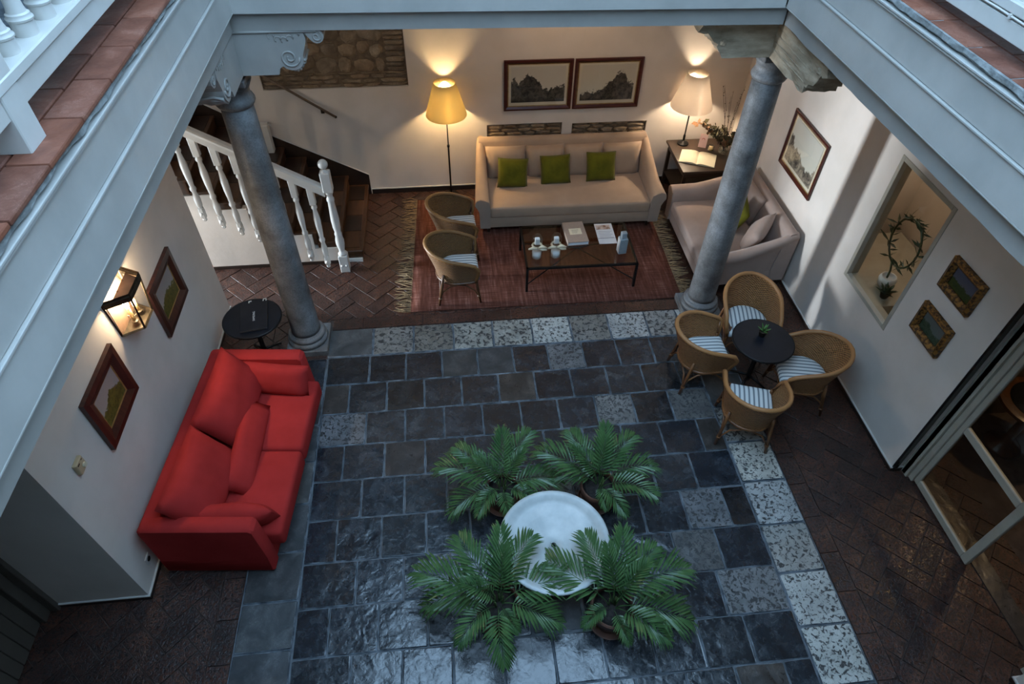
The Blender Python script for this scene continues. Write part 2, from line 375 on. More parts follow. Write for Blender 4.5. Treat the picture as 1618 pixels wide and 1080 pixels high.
def inst(name, me, parent, loc=(0, 0, 0), rot=(0, 0, 0), scale=(1, 1, 1)):
    o = bpy.data.objects.new(name, me); COL.objects.link(o)
    if parent: o.parent = parent
    o.location = loc; o.rotation_euler = rot; o.scale = scale; return o
def tag(o, label, cat, group=None):
    o['label'] = label; o['category'] = cat
    if group: o['group'] = group
    return o
def thing(name, label, cat, loc=(0, 0, 0), rz=0, group=None):
    o = bpy.data.objects.new(name, None); COL.objects.link(o); o.empty_display_size = .1
    o.location = loc; o.rotation_euler = (0, 0, rz); return tag(o, label, cat, group)
def struct(o): o['kind'] = 'structure'; return o
def copy_tree(o, parent=None):
    c = o.copy(); COL.objects.link(c); c.parent = parent
    for ch in list(o.children): copy_tree(ch, c)
    return c
def boxes(name, lst, mat, parent=None, bev=0):
    bm = bm_()
    for b in lst: box(bm, *b, bev=bev)
    return obj(name, bm, mat, parent)
# ================================================================== STRUCTURE
CZ = 3.95      # ceiling under the gallery
floor = struct(boxes('floor', [(-6.2, 8, -2.2, 9.3, -.12, -.014)], grout))
# ---- paving
def slab_variant(seed, nx=3):
    """unit slab, top at z=0, uneven outline and eased edge; about 40 triangles"""
    r = random.Random(seed); out = []
    pts = []
    for sx, sy in ((1, 0), (0, 1), (-1, 0), (0, -1)):
        for q in (-.47, -.2, .2, .47):
            d = .495 + r.uniform(-.008, .004)
            pts.append((sx * d - sy * q, sy * d + sx * q))
    out = pts; n = len(out)
    bm = bm_()
    lo = [bm.verts.new((x, y, -.016)) for x, y in out]; mi = [bm.verts.new((x, y, -.006)) for x, y in out]
    hi = [bm.verts.new((x * q, y * q, r.uniform(-.0012, .0012))) for (x, y), q in zip(out, [r.uniform(.955, .985) for _ in out])]
    for k in range(n):
        j = (k + 1) % n
        bm.faces.new((lo[k], lo[j], mi[j], mi[k])); bm.faces.new((mi[k], mi[j], hi[j], hi[k]))
    for f in bm.faces: f.material_index = 1
    bm.faces.new(hi)
    bmesh.ops.recalc_face_normals(bm, faces=bm.faces)
    me = bpy.data.meshes.new('stone_slab'); bm.to_mesh(me); bm.free(); me.materials.append(None); me.materials.append(worn_edge); return me
SLABS = {}
def slab(name, x0, x1, y0, y1, mat, dz=0, tilt=.006):
    key = (mat.name, random.randrange(4))
    if key not in SLABS:
        me = slab_variant(hash(key[1]) + len(SLABS)); me.materials[0] = mat; SLABS[key] = me
    o = inst(name, SLABS[key], floor, ((x0 + x1) / 2, (y0 + y1) / 2, dz + random.uniform(-.003, .002)), (random.gauss(0, tilt), random.gauss(0, tilt), 0), (x1 - x0 - .006, y1 - y0 - .006, 1))
    return o
# pale border along the lounge, the right-hand border and the grey left-hand border
x = -1.65
for xj in [-1.09 + .506 * k for k in range(8)] + [2.88, 3.37]:
    m = limestone_w if x < .2 else (limestone if random.random() < .3 else limestone_w)
    slab('stone_slab', x, xj, 5.545, 6.02, m if x > -1.2 else greystone, .002, .003); x = xj
y = 5.54
for k in range(13):
    y1 = 3.36 + .5 * (4 - k) - .0 if k else 5.54
    if k == 0: continue
    slab('stone_slab', 2.885, 3.365, y1, y, limestone if y < 3.9 else (limestone_w if y < 4.4 else greystone), .002, .003); y = y1
y = 5.54
for k in range(11):
    h = random.uniform(.42, .56); slab('stone_slab', -2.145, -1.635, y - h, y, greystone if random.random() < .8 else slate, 0, .004); y -= h
rows = [5.54, 5.10, 4.66, 4.22, 3.78, 3.33, 2.88, 2.45, 2.02, 1.60, 1.15, .70, .25]
for i in range(len(rows) - 1):
    j = -1.115 if i % 2 == 0 else -1.335
    xs = [-1.63] + [j + .44 * k for k in range(-1, 11) if -1.5 < j + .44 * k < 2.78] + [2.88]
    if i == 7: xs = [-1.63, -1.335, -.895, -.45, .01, .47, .97, 1.41, 1.85, 2.29, 2.88]
    for a, b in zip(xs, xs[1:]):
        jit = random.uniform(-.012, .012)
        q = random.random(); mt = slate
        if q > .85: mt = slate_brown
        if q > .91: mt = slate_pit
        if i == 0 and -.3 < a < .3: mt = greystone
        if i == 7 and abs(a - .47) < .01:
            slab('drain_cover', a + .015, b - .015, rows[i + 1] + .015, rows[i] - .02, greystone, -.006, 0); continue
        slab('stone_slab', a, b, rows[i + 1], rows[i], mt, 0, .011)
# ---- clay bricks: straight border courses and 45 degree herringbone
BR = []      # (polygon, centre, angle, whole)
BL, BW = .385, .1925
def clip(poly, nx, ny, d):
    out = []
    for i, p in enumerate(poly):
        q = poly[(i + 1) % len(poly)]; a = p[0] * nx + p[1] * ny - d; b = q[0] * nx + q[1] * ny - d
        if a <= 0: out.append(p)
        if (a < 0 < b) or (b < 0 < a):
            s = a / (a - b); out.append((p[0] + (q[0] - p[0]) * s, p[1] + (q[1] - p[1]) * s))
    return out
def parea(p): return abs(sum(p[i][0] * p[(i + 1) % len(p)][1] - p[(i + 1) % len(p)][0] * p[i][1] for i in range(len(p)))) / 2
def herring(x0, x1, y0, y1, skip=None):
    c = math.cos(PI / 4); n = 60
    for i in range(-n, n):
        for j in range(-n, n):
            k = (i - j) % 4
            if k == 0: rc = (i, j, i + 2, j + 1)
            elif k == 3: rc = (i, j, i + 1, j + 2)
            else: continue
            cx, cy = (rc[0] + rc[2]) / 2 * BW, (rc[1] + rc[3]) / 2 * BW
            wx, wy = (cx - cy) * c, (cx + cy) * c + 3
            if not (x0 - .3 < wx < x1 + .3 and y0 - .3 < wy < y1 + .3): continue
            g = .005; P = []
            for a, b in ((rc[0] * BW + g, rc[1] * BW + g), (rc[2] * BW - g, rc[1] * BW + g), (rc[2] * BW - g, rc[3] * BW - g), (rc[0] * BW + g, rc[3] * BW - g)):
                P.append(((a - b) * c, (a + b) * c + 3))
            a0 = parea(P)
            for nx, ny, d in ((1, 0, x1), (-1, 0, -x0), (0, 1, y1), (0, -1, -y0)): P = clip(P, nx, ny, d)
            if len(P) < 3 or parea(P) < .015 * a0: continue
            if skip and skip(wx, wy): continue
            BR.append((P, parea(P) > .999 * a0, PI / 4 if k == 0 else -PI / 4, (wx, wy)))
def course(x0, x1, y0, y1, vertical):
    if vertical:
        y = y1
        while y > y0:
            e = max(y - BL, y0); BR.append(([(x0, e + .005), (x1, e + .005), (x1, y), (x0, y)], False, 0, ((x0 + x1) / 2, (e + y) / 2))); y = e
    else:
        x = x0
        while x < x1:
            e = min(x + BL, x1); BR.append(([(x + .005, y0), (e, y0), (e, y1), (x + .005, y1)], False, 0, ((x + e) / 2, (y0 + y1) / 2))); x = e
course(3.375, 3.562, -.3, 5.98, True); course(-2.34, -2.153, -.3, 5.5, True); course(-1.62, 3.1, 6.03, 6.215, False)
herring(3.57, 5.3, -.2, 6.22, lambda x, y: x > 4.8 and not (1.0 < y < 3.6))
herring(-3.94, -2.348, -.2, 6.22, lambda x, y: 2.95 < y and x < -3.2)
herring(-2.345, -1.66, 5.55, 6.22)
herring(-4.6, 4.52, 6.222, 9.08, lambda x, y: (x < -3.2 and y < 6.35) or (x < -1.5 and y > 7.7))
def vis(b):
    x, y = b[3]; p = project((x, y, 0))
    if not (-20 < p[0] < 1640 and -20 < p[1] < 1100): return 0
    if -.5 < x < 3.1 and 6.3 < y < 8.7: return 0          # under the rug
    if .4 < x < 4.5 and y > 7.9: return 0                 # under the sofas
    if -2.9 < x < -1.9 and 3 < y < 5: return 0
    if x > 3.4 and y > 6.4: return 0
    return parea(b[0]) / p[2] ** 2
BR.sort(key=vis, reverse=True)
def brick_mesh(polys, name='brick'):
    bm = bm_()
    for P in polys:
        n = len(P); cx = sum(p[0] for p in P) / n; cy = sum(p[1] for p in P) / n
        if sum(P[i][0] * P[(i + 1) % n][1] - P[(i + 1) % n][0] * P[i][1] for i in range(n)) < 0: P = P[::-1]
        lo = [bm.verts.new((x, y, -.016)) for x, y in P]; mi = [bm.verts.new((x, y, -.002)) for x, y in P]
        hi = []
        for x, y in P:
            d = math.hypot(x - cx, y - cy) or 1; k = max(0, 1 - .003 / d); hi.append(bm.verts.new((cx + (x - cx) * k, cy + (y - cy) * k, 0)))
        for k in range(n):
            j = (k + 1) % n
            bm.faces.new((lo[k], lo[j], mi[j], mi[k])); bm.faces.new((mi[k], mi[j], hi[j], hi[k]))
        bm.faces.new(hi)
    me = bpy.data.meshes.new(name); bm.to_mesh(me); bm.free(); me.materials.append(brick_mat); return me
g = .005
whole = brick_mesh([[(-BL / 2 + g, -BW / 2 + g), (BL / 2 - g, -BW / 2 + g), (BL / 2 - g, BW / 2 - g), (-BL / 2 + g, BW / 2 - g)]])
boxes('brick_bed', [(3.37, 4.53, -.2, 6.22, -.02, -.0125), (4.53, 7.4, .4, 3.98, -.02, -.0125), (-3.95, -2.15, -.2, 6.22, -.02, -.0125), (-2.15, -1.64, 5.54, 6.22, -.02, -.0125), (-1.64, 3.37, 6.022, 6.22, -.02, -.0125), (-5.9, 4.53, 6.22, 9.1, -.02, -.0125)], brick_bed_mat, floor)
rest = []
for i, (P, w, a, c) in enumerate(BR):
    if i < 298 and vis(BR[i]) > 0:
        rz = random.gauss(0, .006)
        if w: inst('brick', whole, floor, (c[0], c[1], random.uniform(-.003, .002)), (rz, random.gauss(0, .006), a))
        else:
            cx = sum(p[0] for p in P) / len(P); cy = sum(p[1] for p in P) / len(P)
            inst('brick', brick_mesh([[(x - cx, y - cy) for x, y in P]]), floor, (cx, cy, random.uniform(-.003, .002)), (rz, random.gauss(0, .006), 0))
    else: rest.append(P)
rb = inst('brick_paving', brick_mesh(rest, 'brick_paving'), floor, (0, 0, -.001)); rb['kind'] = 'stuff'
# ---- ground-floor walls
wl = struct(boxes('wall_left', [(-6, -2.98, 2.70, 6.53, -.02, CZ)], plaster))
wbk = bm_()
PATCH = [(-2.51, -.49, 1.75, 3.1), (.62, 1.775, .78, 1.10), (1.93, 3.10, .78, 1.075)]
xs = sorted({-6, 4.66} | {p[0] for p in PATCH} | {p[1] for p in PATCH})
for a, b in zip(xs, xs[1:]):
    hit = [p for p in PATCH if p[0] <= (a + b) / 2 <= p[1]]
    if hit: box(wbk, a, b, 9.1, 9.2, -.02, hit[0][2]); box(wbk, a, b, 9.1, 9.2, hit[0][3], CZ)
    else: box(wbk, a, b, 9.1, 9.2, -.02, CZ)
wb = struct(obj('wall_back', wbk, plaster))
mort = bm_()
for p in PATCH: box(mort, p[0], p[1], 9.135, 9.19, p[2], p[3])
obj('mortar_bed', mort, rubble_mortar, wb)
def rubble_piece(seed, p=3.0, n=9):
    r = random.Random(seed); bm = bm_(); ph = r.uniform(0, 6)
    ring = []
    for k in range(n):
        a = 2 * PI * k / n + ph * .1; c, s = math.cos(a), math.sin(a)
        q = (abs(c) ** p + abs(s) ** p) ** (-1 / p) * r.uniform(.84, 1.0)
        ring.append((.5 * c * q, .5 * s * q))
    lo = [bm.verts.new((x, .35, z)) for x, z in ring]; mi = [bm.verts.new((x * .97, -.35 + r.uniform(-.2, .2), z * .97)) for x, z in ring]
    hi = [bm.verts.new((x * .62, -1 + r.uniform(-.25, .25), z * .62)) for x, z in ring]
    for k in range(n):
        j = (k + 1) % n; bm.faces.new((lo[k], lo[j], mi[j], mi[k])); bm.faces.new((mi[k], mi[j], hi[j], hi[k]))
    bm.faces.new(hi); bmesh.ops.recalc_face_normals(bm, faces=bm.faces)
    me = bpy.data.meshes.new('rubble_stone'); bm.to_mesh(me); bm.free(); me.materials.append(rubble); return me
RS = [rubble_piece(k) for k in range(7)]; RB = [rubble_piece(20 + k, 7) for k in range(4)]
def fill(x0, x1, z0, z1, hmin, hmax, wmin, wmax, pool, name):
    z = z0
    while z < z1 - .02:
        h = min(random.uniform(hmin, hmax), z1 - z); x = x0
        while x < x1 - .02:
            w = min(random.uniform(wmin, wmax), x1 - x)
            if x1 - x - w < wmin * .5: w = x1 - x
            inst(name, random.choice(pool), wb, (x + w / 2, 9.133, z + h / 2 + (random.gauss(0, .018) if pool is RS else 0)), (0, random.gauss(0, .25) if pool is RS else random.gauss(0, .015), 0), (w * (random.uniform(.9, 1.15) if pool is RS else .97), random.uniform(.018, .036), h * (random.uniform(.85, 1.15) if pool is RS else .95)))
            x += w
        z += h
fill(-2.51, -.49, 1.75, 1.96, .05, .075, .2, .34, RB, 'rubble_brick')
fill(-.78, -.49, 1.96, 3.1, .055, .08, .28, .30, RB, 'rubble_brick')
fill(-2.51, -.79, 1.96, 3.1, .13, .24, .14, .34, RS, 'rubble_stone')
fill(.62, 1.775, .78, 1.10, .055, .07, .18, .3, RB, 'rubble_brick')
fill(1.93, 3.10, .78, 1.075, .055, .07, .18, .3, RB, 'rubble_brick')
WIN = (4.42, 5.36, 1.07, 2.63)
wr = struct(boxes('wall_right', [(4.53, 4.66, 3.36, WIN[0], -.02, CZ), (4.53, 4.66, WIN[1], 9.2, -.02, CZ), (4.53, 4.66, WIN[0], WIN[1], -.02, WIN[2]), (4.53, 4.66, WIN[0], WIN[1], WIN[3], CZ),
    (4.53, 4.66, -2.2, 1.25, -.02, CZ), (4.53, 4.66, 1.25, 3.36, 2.75, CZ)], plaster))
struct(boxes('wall_near', [(-6, 8, -2.3, -2.2, -.02, CZ)], absorbing_wall))
struct(boxes('wall_recess', [(-4.1, -3.95, -2.2, 2.70, -.02, CZ)], absorbing_wall))
struct(boxes('wall_passage', [(-6.1, -6, 7.38, 9.2, -.02, CZ), (-6.1, -6, 6.4, 7.38, 2.6, CZ)], plaster))
struct(boxes('wall_annex', [(7.4, 7.5, -2.2, 4.1, -.02, CZ), (4.66, 7.5, 3.98, 4.03, -.02, CZ), (4.66, 7.5, .3, .4, -.02, CZ)], absorbing_wall))
struct(boxes('wall_niche', [(4.66, 5.85, 4.03, 4.08, -.02, CZ), (5.75, 5.85, 4.08, 6.4, -.02, CZ), (4.66, 5.85, 6.3, 6.4, -.02, CZ)], plaster))
# ---- baseboards with a pale top edge
def baseboard(name, segs, h=.075):
    bm = bm_()
    for s in segs: box(bm, *s, -.01, h)
    o = struct(obj(name, bm, dark_tile)); bm = bm_()
    for s in segs: box(bm, *[v + d * .002 for v, d in zip(s, (-1, 1, -1, 1))], h, h + .014)
    obj('pale_edge', bm, white_paint, o); return o
baseboard('baseboard_back', [(-1.24, 4.53, 9.085, 9.1)]); baseboard('baseboard_right', [(4.515, 4.53, 3.36, 9.085), (4.515, 4.66, 3.345, 3.36), (4.515, 4.53, -2.2, 1.25), (4.515, 4.66, 1.25, 1.265)], .05)
baseboard('baseboard_left', [(-2.98, -2.965, 2.70, 6.53), (-3.76, -2.965, 2.685, 2.70)], .05)
# ---- ceiling of the ground floor = underside of the gallery
struct(boxes('ceiling', [(-6.1, -1.95, -2.3, 9.2, CZ, 4.46), (3.22, 8, -2.3, 9.2, CZ, 4.46), (-1.95, 3.22, 5.95, 9.2, CZ, 4.46), (-1.95, 3.22, -2.3, -.75, CZ, 4.46)], plaster))
# ---- gallery edge beams
def beam(name, org, rz, ln, wavy=False):
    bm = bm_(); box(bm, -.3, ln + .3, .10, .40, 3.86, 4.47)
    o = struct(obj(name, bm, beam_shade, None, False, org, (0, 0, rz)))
    bm = bm_(); n = 60
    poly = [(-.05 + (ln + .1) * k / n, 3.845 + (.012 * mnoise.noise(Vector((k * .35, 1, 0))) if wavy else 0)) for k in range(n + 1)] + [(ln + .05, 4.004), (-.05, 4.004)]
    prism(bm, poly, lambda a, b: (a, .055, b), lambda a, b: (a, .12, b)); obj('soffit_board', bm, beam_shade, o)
    for nm, z0, z1, d in (('fascia_board', 4.004, 4.224, 0), ('fascia_board', 4.243, 4.448, .004)):
        bm = bm_(); box(bm, 0 - (0 if d else 0), ln, d, .10, z0, z1, .004, 1); obj(nm, bm, beam_paint, o)
    bm = bm_(); box(bm, 0, ln, -.012, .09, 4.226, 4.241, .003, 1); box(bm, 0, ln, -.002, .09, 3.999, 4.006); obj('bead_moulding', bm, beam_paint, o)
    bm = bm_(); box(bm, -.0, ln, -.014, .09, 4.45, 4.466, .004, 1); box(bm, -.0, ln, -.022, .09, 4.468, 4.484, .004, 1); obj('cornice_moulding', bm, beam_paint, o)
    # broken mortar bed between cornice and tiles
    bm = bm_(); n = int(ln / .035); rings = []
    for k in range(n + 1):
        xx = ln * k / n; a = mnoise.noise(Vector((xx * 6, rz, 3))) * .022; b = mnoise.noise(Vector((xx * 11, rz, 9))) * .012
        rings.append([(xx, .10, 4.486), (xx, .012 + a, 4.486), (xx, -.012 + a * .6, 4.505 + b), (xx, -.006 + b, 4.532), (xx, .10, 4.534)])
    loft(bm, rings); obj('mortar_edge', bm, plaster_edge, o); return o
beam('trim_1', (-1.63, -1.2, 0), PI / 2, 6.84); beam('trim_2', (-1.64, 5.64, 0), math.atan2(-.16, 4.53), 4.53); beam('trim_3', (2.895, 5.48, 0), -PI / 2, 6.7, True)
# ---- gallery floor of terracotta tiles
gf = struct(boxes('floor_gallery', [(-3.3, -1.66, -2.2, 9.1, 4.46, 4.53), (2.93, 4.7, -2.2, 9.1, 4.46, 4.53), (-1.66, 2.93, 5.72, 9.1, 4.46, 4.53), (-1.66, 2.93, -2.2, -.75, 4.46, 4.53)], grout))
tb = bm_(); box(tb, -.19, .19, -.5, .5, -.012, .014, .006, 1)
tme = bpy.data.meshes.new('terracotta_tile'); tb.to_mesh(tme); tb.free(); tme.materials.append(tile_mat)
for k in range(11):
    y0 = 1.345 + .385 * k
    inst('terracotta_tile', tme, gf, (-1.69, y0 + .19, 4.545), (0, 0, 0), (.17 / .38 * 1.0, .375, 1)).rotation_euler = (0, random.gauss(0, .008), 0)
    inst('terracotta_tile', tme, gf, (-1.98, y0 + .10, 4.545), (0, 0, 0), (1.0, .375, 1))
    y0 = 1.45 + .385 * k
    inst('terracotta_tile', tme, gf, (3.0, y0 + .19, 4.522), (0, 0, 0), (.19 / .38, .375, 1))
    inst('terracotta_tile', tme, gf, (3.29, y0 + .08, 4.522), (0, 0, 0), (1.0, .375, 1))
# ---- upper storey and its roof around the open light well
struct(boxes('wall_upper', [(-3.4, -3.3, -2.3, 9.2, 4.46, 7.7), (4.7, 4.8, -2.3, 9.2, 4.46, 7.7), (-3.4, 4.8, 9.1, 9.2, 4.46, 7.7), (-3.4, 4.8, -2.3, -2.2, 4.46, 7.7)], plaster_up))
struct(boxes('ceiling_upper', [(-3.4, -1.7, -2.3, 9.2, 7.6, 7.75), (2.95, 4.8, -2.3, 9.2, 7.6, 7.75), (-1.7, 2.95, 5.6, 9.2, 7.6, 7.75), (-1.7, 2.95, -2.3, -1.1, 7.6, 7.75)], plaster_up))
# ---- interior window of the right wall
w1 = bm_()
y0, y1, z0, z1 = WIN; fw = .05
for b in ((4.522, 4.60, y0, y0 + fw, z0, z1), (4.522, 4.60, y1 - fw, y1, z0, z1), (4.522, 4.60, y0 + fw, y1 - fw, z1 - fw, z1), (4.522, 4.60, y0 + fw, y1 - fw, z0, z0 + fw)): box(w1, *b, bev=.004, seg=1)
win = struct(obj('window_1', w1, cream_frame))
boxes('pane', [(4.575, 4.581, y0 + .03, y1 - .03, z0 + .03, z1 - .03)], winglass, win)
boxes('window_reveal', [(4.60, 4.68, y0 + .0, y0 + .025, z0, z1), (4.60, 4.68, y1 - .025, y1, z0, z1), (4.60, 4.68, y0 + .025, y1 - .025, z0, z0 + .025), (4.60, 4.68, y0 + .025, y1 - .025, z1 - .025, z1)], cream_frame, win)
# ---- door on the left recess: brown frame and boarded leaf
d1 = struct(boxes('door_1', [(-3.945, -3.90, .9, 2.56, 0, 2.5)], brown_paint))
bm = bm_(); box(bm, -3.95, -3.76, 2.655, 2.70, 0, 2.62, .008); box(bm, -3.95, -3.84, 2.56, 2.66, 0, 2.62, .01); box(bm, -3.95, -3.84, .8, .9, 0, 2.62, .01); box(bm, -3.95, -3.84, .8, 2.66, 2.5, 2.62, .01); obj('door_frame', bm, brown_paint, d1)
pb = bm_(); box(pb, 0, .018, .003, .113, 0, 2.46, .004, 1); pme = bpy.data.meshes.new('plank'); pb.to_mesh(pme); pb.free(); pme.materials.append(brown_paint)
for k in range(14): inst('plank', pme, d1, (-3.90, .91 + .117 * k, .01))
# ---- glazed doorway on the right
d2 = struct(boxes('door_2', [(4.66, 4.78, 3.26, 3.36, 0, 2.75)], cream_frame))
bm = bm_(); box(bm, 4.69, 4.76, 3.20, 3.265, 0, 2.7, .008); box(bm, 4.66, 4.70, 3.285, 3.345, 0, 2.7, .006); box(bm, 4.71, 4.80, 3.235, 3.25, 0, 2.7, .003); box(bm, 4.66, 4.78, 1.25, 1.33, 0, 2.7, .008); box(bm, 4.66, 4.78, 1.25, 3.36, 2.68, 2.76, .008); obj('door_frame', bm, cream_frame, d2)
bm = bm_(); ya, yb = 2.26, 3.205
for b in ((ya, ya + .085, 0.015, 2.62), (yb - .06, yb, .015, 2.62), (ya + .085, yb - .06, .015, .10), (ya + .085, yb - .06, .96, 1.045), (ya + .085, yb - .06, 2.54, 2.62)): box(bm, 4.715, 4.757, b[0], b[1], b[2], b[3], .006, 1)
leaf = obj('door_leaf', bm, cream_frame, d2); leaf['label'] = 'cream glazed door leaf with a middle rail'
boxes('pane', [(4.733, 4.738, ya + .08, yb - .05, .09, .97)], doorglass, leaf); boxes('pane', [(4.733, 4.738, ya + .08, yb - .05, 1.04, 2.55)], doorglass, leaf)
boxes('edge_strip', [(4.535, 4.583, 3.335, 3.362, .06, 3.6)], black_gloss, d2)['label'] = 'black glossy strip along the wall edge'
boxes('door_sill', [(4.80, 4.98, 1.26, 3.36, -.02, .012)], slate_brown, d2)
# ================================================================== COLUMNS AND BRACKETS
def column(label, cx, cy, tilt=0):
    t = thing('column', label, 'column', (cx, cy, 0))
    bm = bm_(); box(bm, -.25, .25, -.25, .25, -.01, .085, .008, 1); obj('plinth', bm, granite, t)
    bm = bm_(); prof = [(.20, .08)]
    for c, r, z in ((.205, .04, .125), (.195, .03, .195)):
        for k in range(9):
            a = -PI / 2 + PI * k / 8; prof.append((c + r * math.cos(a), z + r * math.sin(a)))
    prof += [(.185, .235), (.175, .255)]; lathe(bm, prof, 32); obj('base_moulding', bm, granite, t, True)
    bm = bm_(); prof = [(.178, .25), (.172, .30), (.17, .5), (.168, 1.2), (.162, 2.0), (.15, 2.9), (.147, 3.16)]; lathe(bm, prof, 32); obj('shaft', bm, granite, t, True)
    bm = bm_(); prof = [(.147, 3.15), (.165, 3.165), (.178, 3.19), (.178, 3.205), (.165, 3.235), (.15, 3.245), (.15, 3.30), (.155, 3.31), (.19, 3.38)]; lathe(bm, prof, 32); obj('necking', bm, granite, t, True)
    bm = bm_(); box(bm, -.17, .17, -.17, .17, 3.375, 3.43, .006, 1); box(bm, -.15, .15, -.15, .15, 3.43, 3.475, .004, 1); obj('abacus', bm, granite, t)
    return t
colL = column('tall grey stone column beside the round laptop table', -1.88, 5.84)
colR = column('tall grey stone column in front of the two beige sofas', 3.2, 6.0)
def arc(cx, cz, r, a0, a1, n=8): return [(cx + r * math.cos(math.radians(a0 + (a1 - a0) * k / n)), cz + r * math.sin(math.radians(a0 + (a1 - a0) * k / n))) for k in range(n + 1)]
def spiral(cx, cz, r, turns, a0, n=26): return [(cx + r * (1 - .85 * k / n) * math.cos(math.radians(a0) - 2 * PI * turns * k / n), cz + r * (1 - .85 * k / n) * math.sin(math.radians(a0) - 2 * PI * turns * k / n)) for k in range(n + 1)]
def scroll_arm(t, rz, ln, carved=True):
    """bracket arm along local +x from the column axis, scrolled end, 0.3 m thick"""
    poly = [(-.16, 3.855), (ln, 3.855)] + arc(ln - .045, 3.79, .06, 60, -150, 8) + arc(ln - .30, 3.77, .16, 20, -10, 4) + arc(ln - .29, 3.615, .105, 10, -140, 8) + [(ln - .40, 3.53), (ln - .42, 3.475), (-.16, 3.475)]
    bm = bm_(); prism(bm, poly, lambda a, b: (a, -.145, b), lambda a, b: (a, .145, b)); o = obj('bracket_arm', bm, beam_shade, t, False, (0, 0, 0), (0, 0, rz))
    bm = bm_()
    for s in (-1, 1):
        tube(bm, [(a, s * .147, b) for a, b in spiral(ln - .30, 3.62, .085, 1.6, 0)], .009, 6)
        tube(bm, [(a, s * .147, b) for a, b in spiral(ln - .045, 3.79, .05, 1.3, 90)], .007, 6)
        for k in range(7):
            q = k / 6; cx = ln - .42 + .30 * q; cz = 3.79 - .03 * math.sin(q * 5)
            tube(bm, [(cx + .035 * math.cos(a) * (1 - a / 7), s * .147, cz + .04 * math.sin(a) * (1 - a / 7)) for a in [j * .8 for j in range(6)]], .005, 5)
        tube(bm, [(-.1, s * .148, 3.835), (ln - .04, s * .148, 3.835)], .012, 6)
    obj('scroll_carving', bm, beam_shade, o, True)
    bm = bm_()
    for k in range(9):      # carved acanthus on the curled end
        a = math.radians(-20 - 13 * k); tube(bm, [(ln - .29 + .11 * math.cos(a), y, 3.615 + .11 * math.sin(a) + .012 * math.sin(y * 40 + k)) for y in (-.13, -.06, 0, .06, .13)], .014, 6)
    for k in range(5): tube(bm, [(ln - .20 - .01 * k, y, 3.66 + .03 * k) for y in (-.12, -.04, .04, .12)], .012, 6)
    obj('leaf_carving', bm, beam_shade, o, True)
bl = thing('bracket_capital', 'grey painted timber bracket with carved scroll ends on the column by the stairs', 'bracket', (-1.85, 5.84, 0))
scroll_arm(bl, 0, .87); scroll_arm(bl, -PI / 2, .95)
def rough_arm(t, rz, ln, seed, y0=-.15, y1=.15):
    r = random.Random(seed)
    top = [(-.16, 3.855), (ln, 3.855)]; edge = [(ln - .0, 3.80), (ln - .03, 3.77), (ln + .0, 3.73), (ln - .05, 3.70), (ln - .09, 3.71), (ln - .14, 3.655), (ln - .16, 3.62), (ln - .21, 3.60), (ln - .20, 3.56), (ln - .26, 3.53), (ln - .29, 3.49), (ln - .36, 3.475), (ln - .48, 3.485), (ln - .6, 3.47), (-.16, 3.47)]
    poly = top + [(a + r.uniform(-.015, .015), b + r.uniform(-.012, .012)) for a, b in edge[:-1]] + [edge[-1]]
    bm = bm_(); ys = [y0 + (y1 - y0) * k / 6 for k in range(7)]; rings = []
    for k, y in enumerate(ys):
        rings.append([(a + (mnoise.noise(Vector((a * 9, y * 14, b * 9 + seed))) * .03 if i not in (0, 1, len(poly) - 1) else 0), y + (mnoise.noise(Vector((a * 7, b * 7, seed))) * .02 if k in (0, 6) else 0), b + (mnoise.noise(Vector((b * 9, y * 16, a * 9 + seed))) * .028 if 1 < i < len(poly) - 1 else 0)) for i, (a, b) in enumerate(poly)])
    loft(bm, rings); o = obj('bracket_arm', bm, weathered, t, False, (0, 0, 0), (0, 0, rz))
    bm = bm_()
    for k in range(5):
        z = 3.56 + .06 * k; tube(bm, [(ln * (.1 + .16 * j), y0 - .004, z + .012 * mnoise.noise(Vector((j * 2.1, k, seed)))) for j in range(5)], .004, 4)
    for k in range(16):
        a = r.uniform(ln - .34, ln - .03); b = 3.855 - (ln - a) * .9 + r.uniform(-.02, .05)
        v = bmesh.ops.create_icosphere(bm, subdivisions=1, radius=r.uniform(.015, .035))['verts']; xf(bm, v, Matrix.Translation((a, r.uniform(y0, y1), max(3.49, min(3.83, b)))))
    obj('splintered_carving', bm, weathered, o)
brr = thing('bracket_capital', 'weathered unpainted timber bracket with splintered ends on the column before the sofas', 'bracket', (3.17, 5.9, 0))
rough_arm(brr, PI, .88, 3); rough_arm(brr, -PI / 2, 1.15, 5)
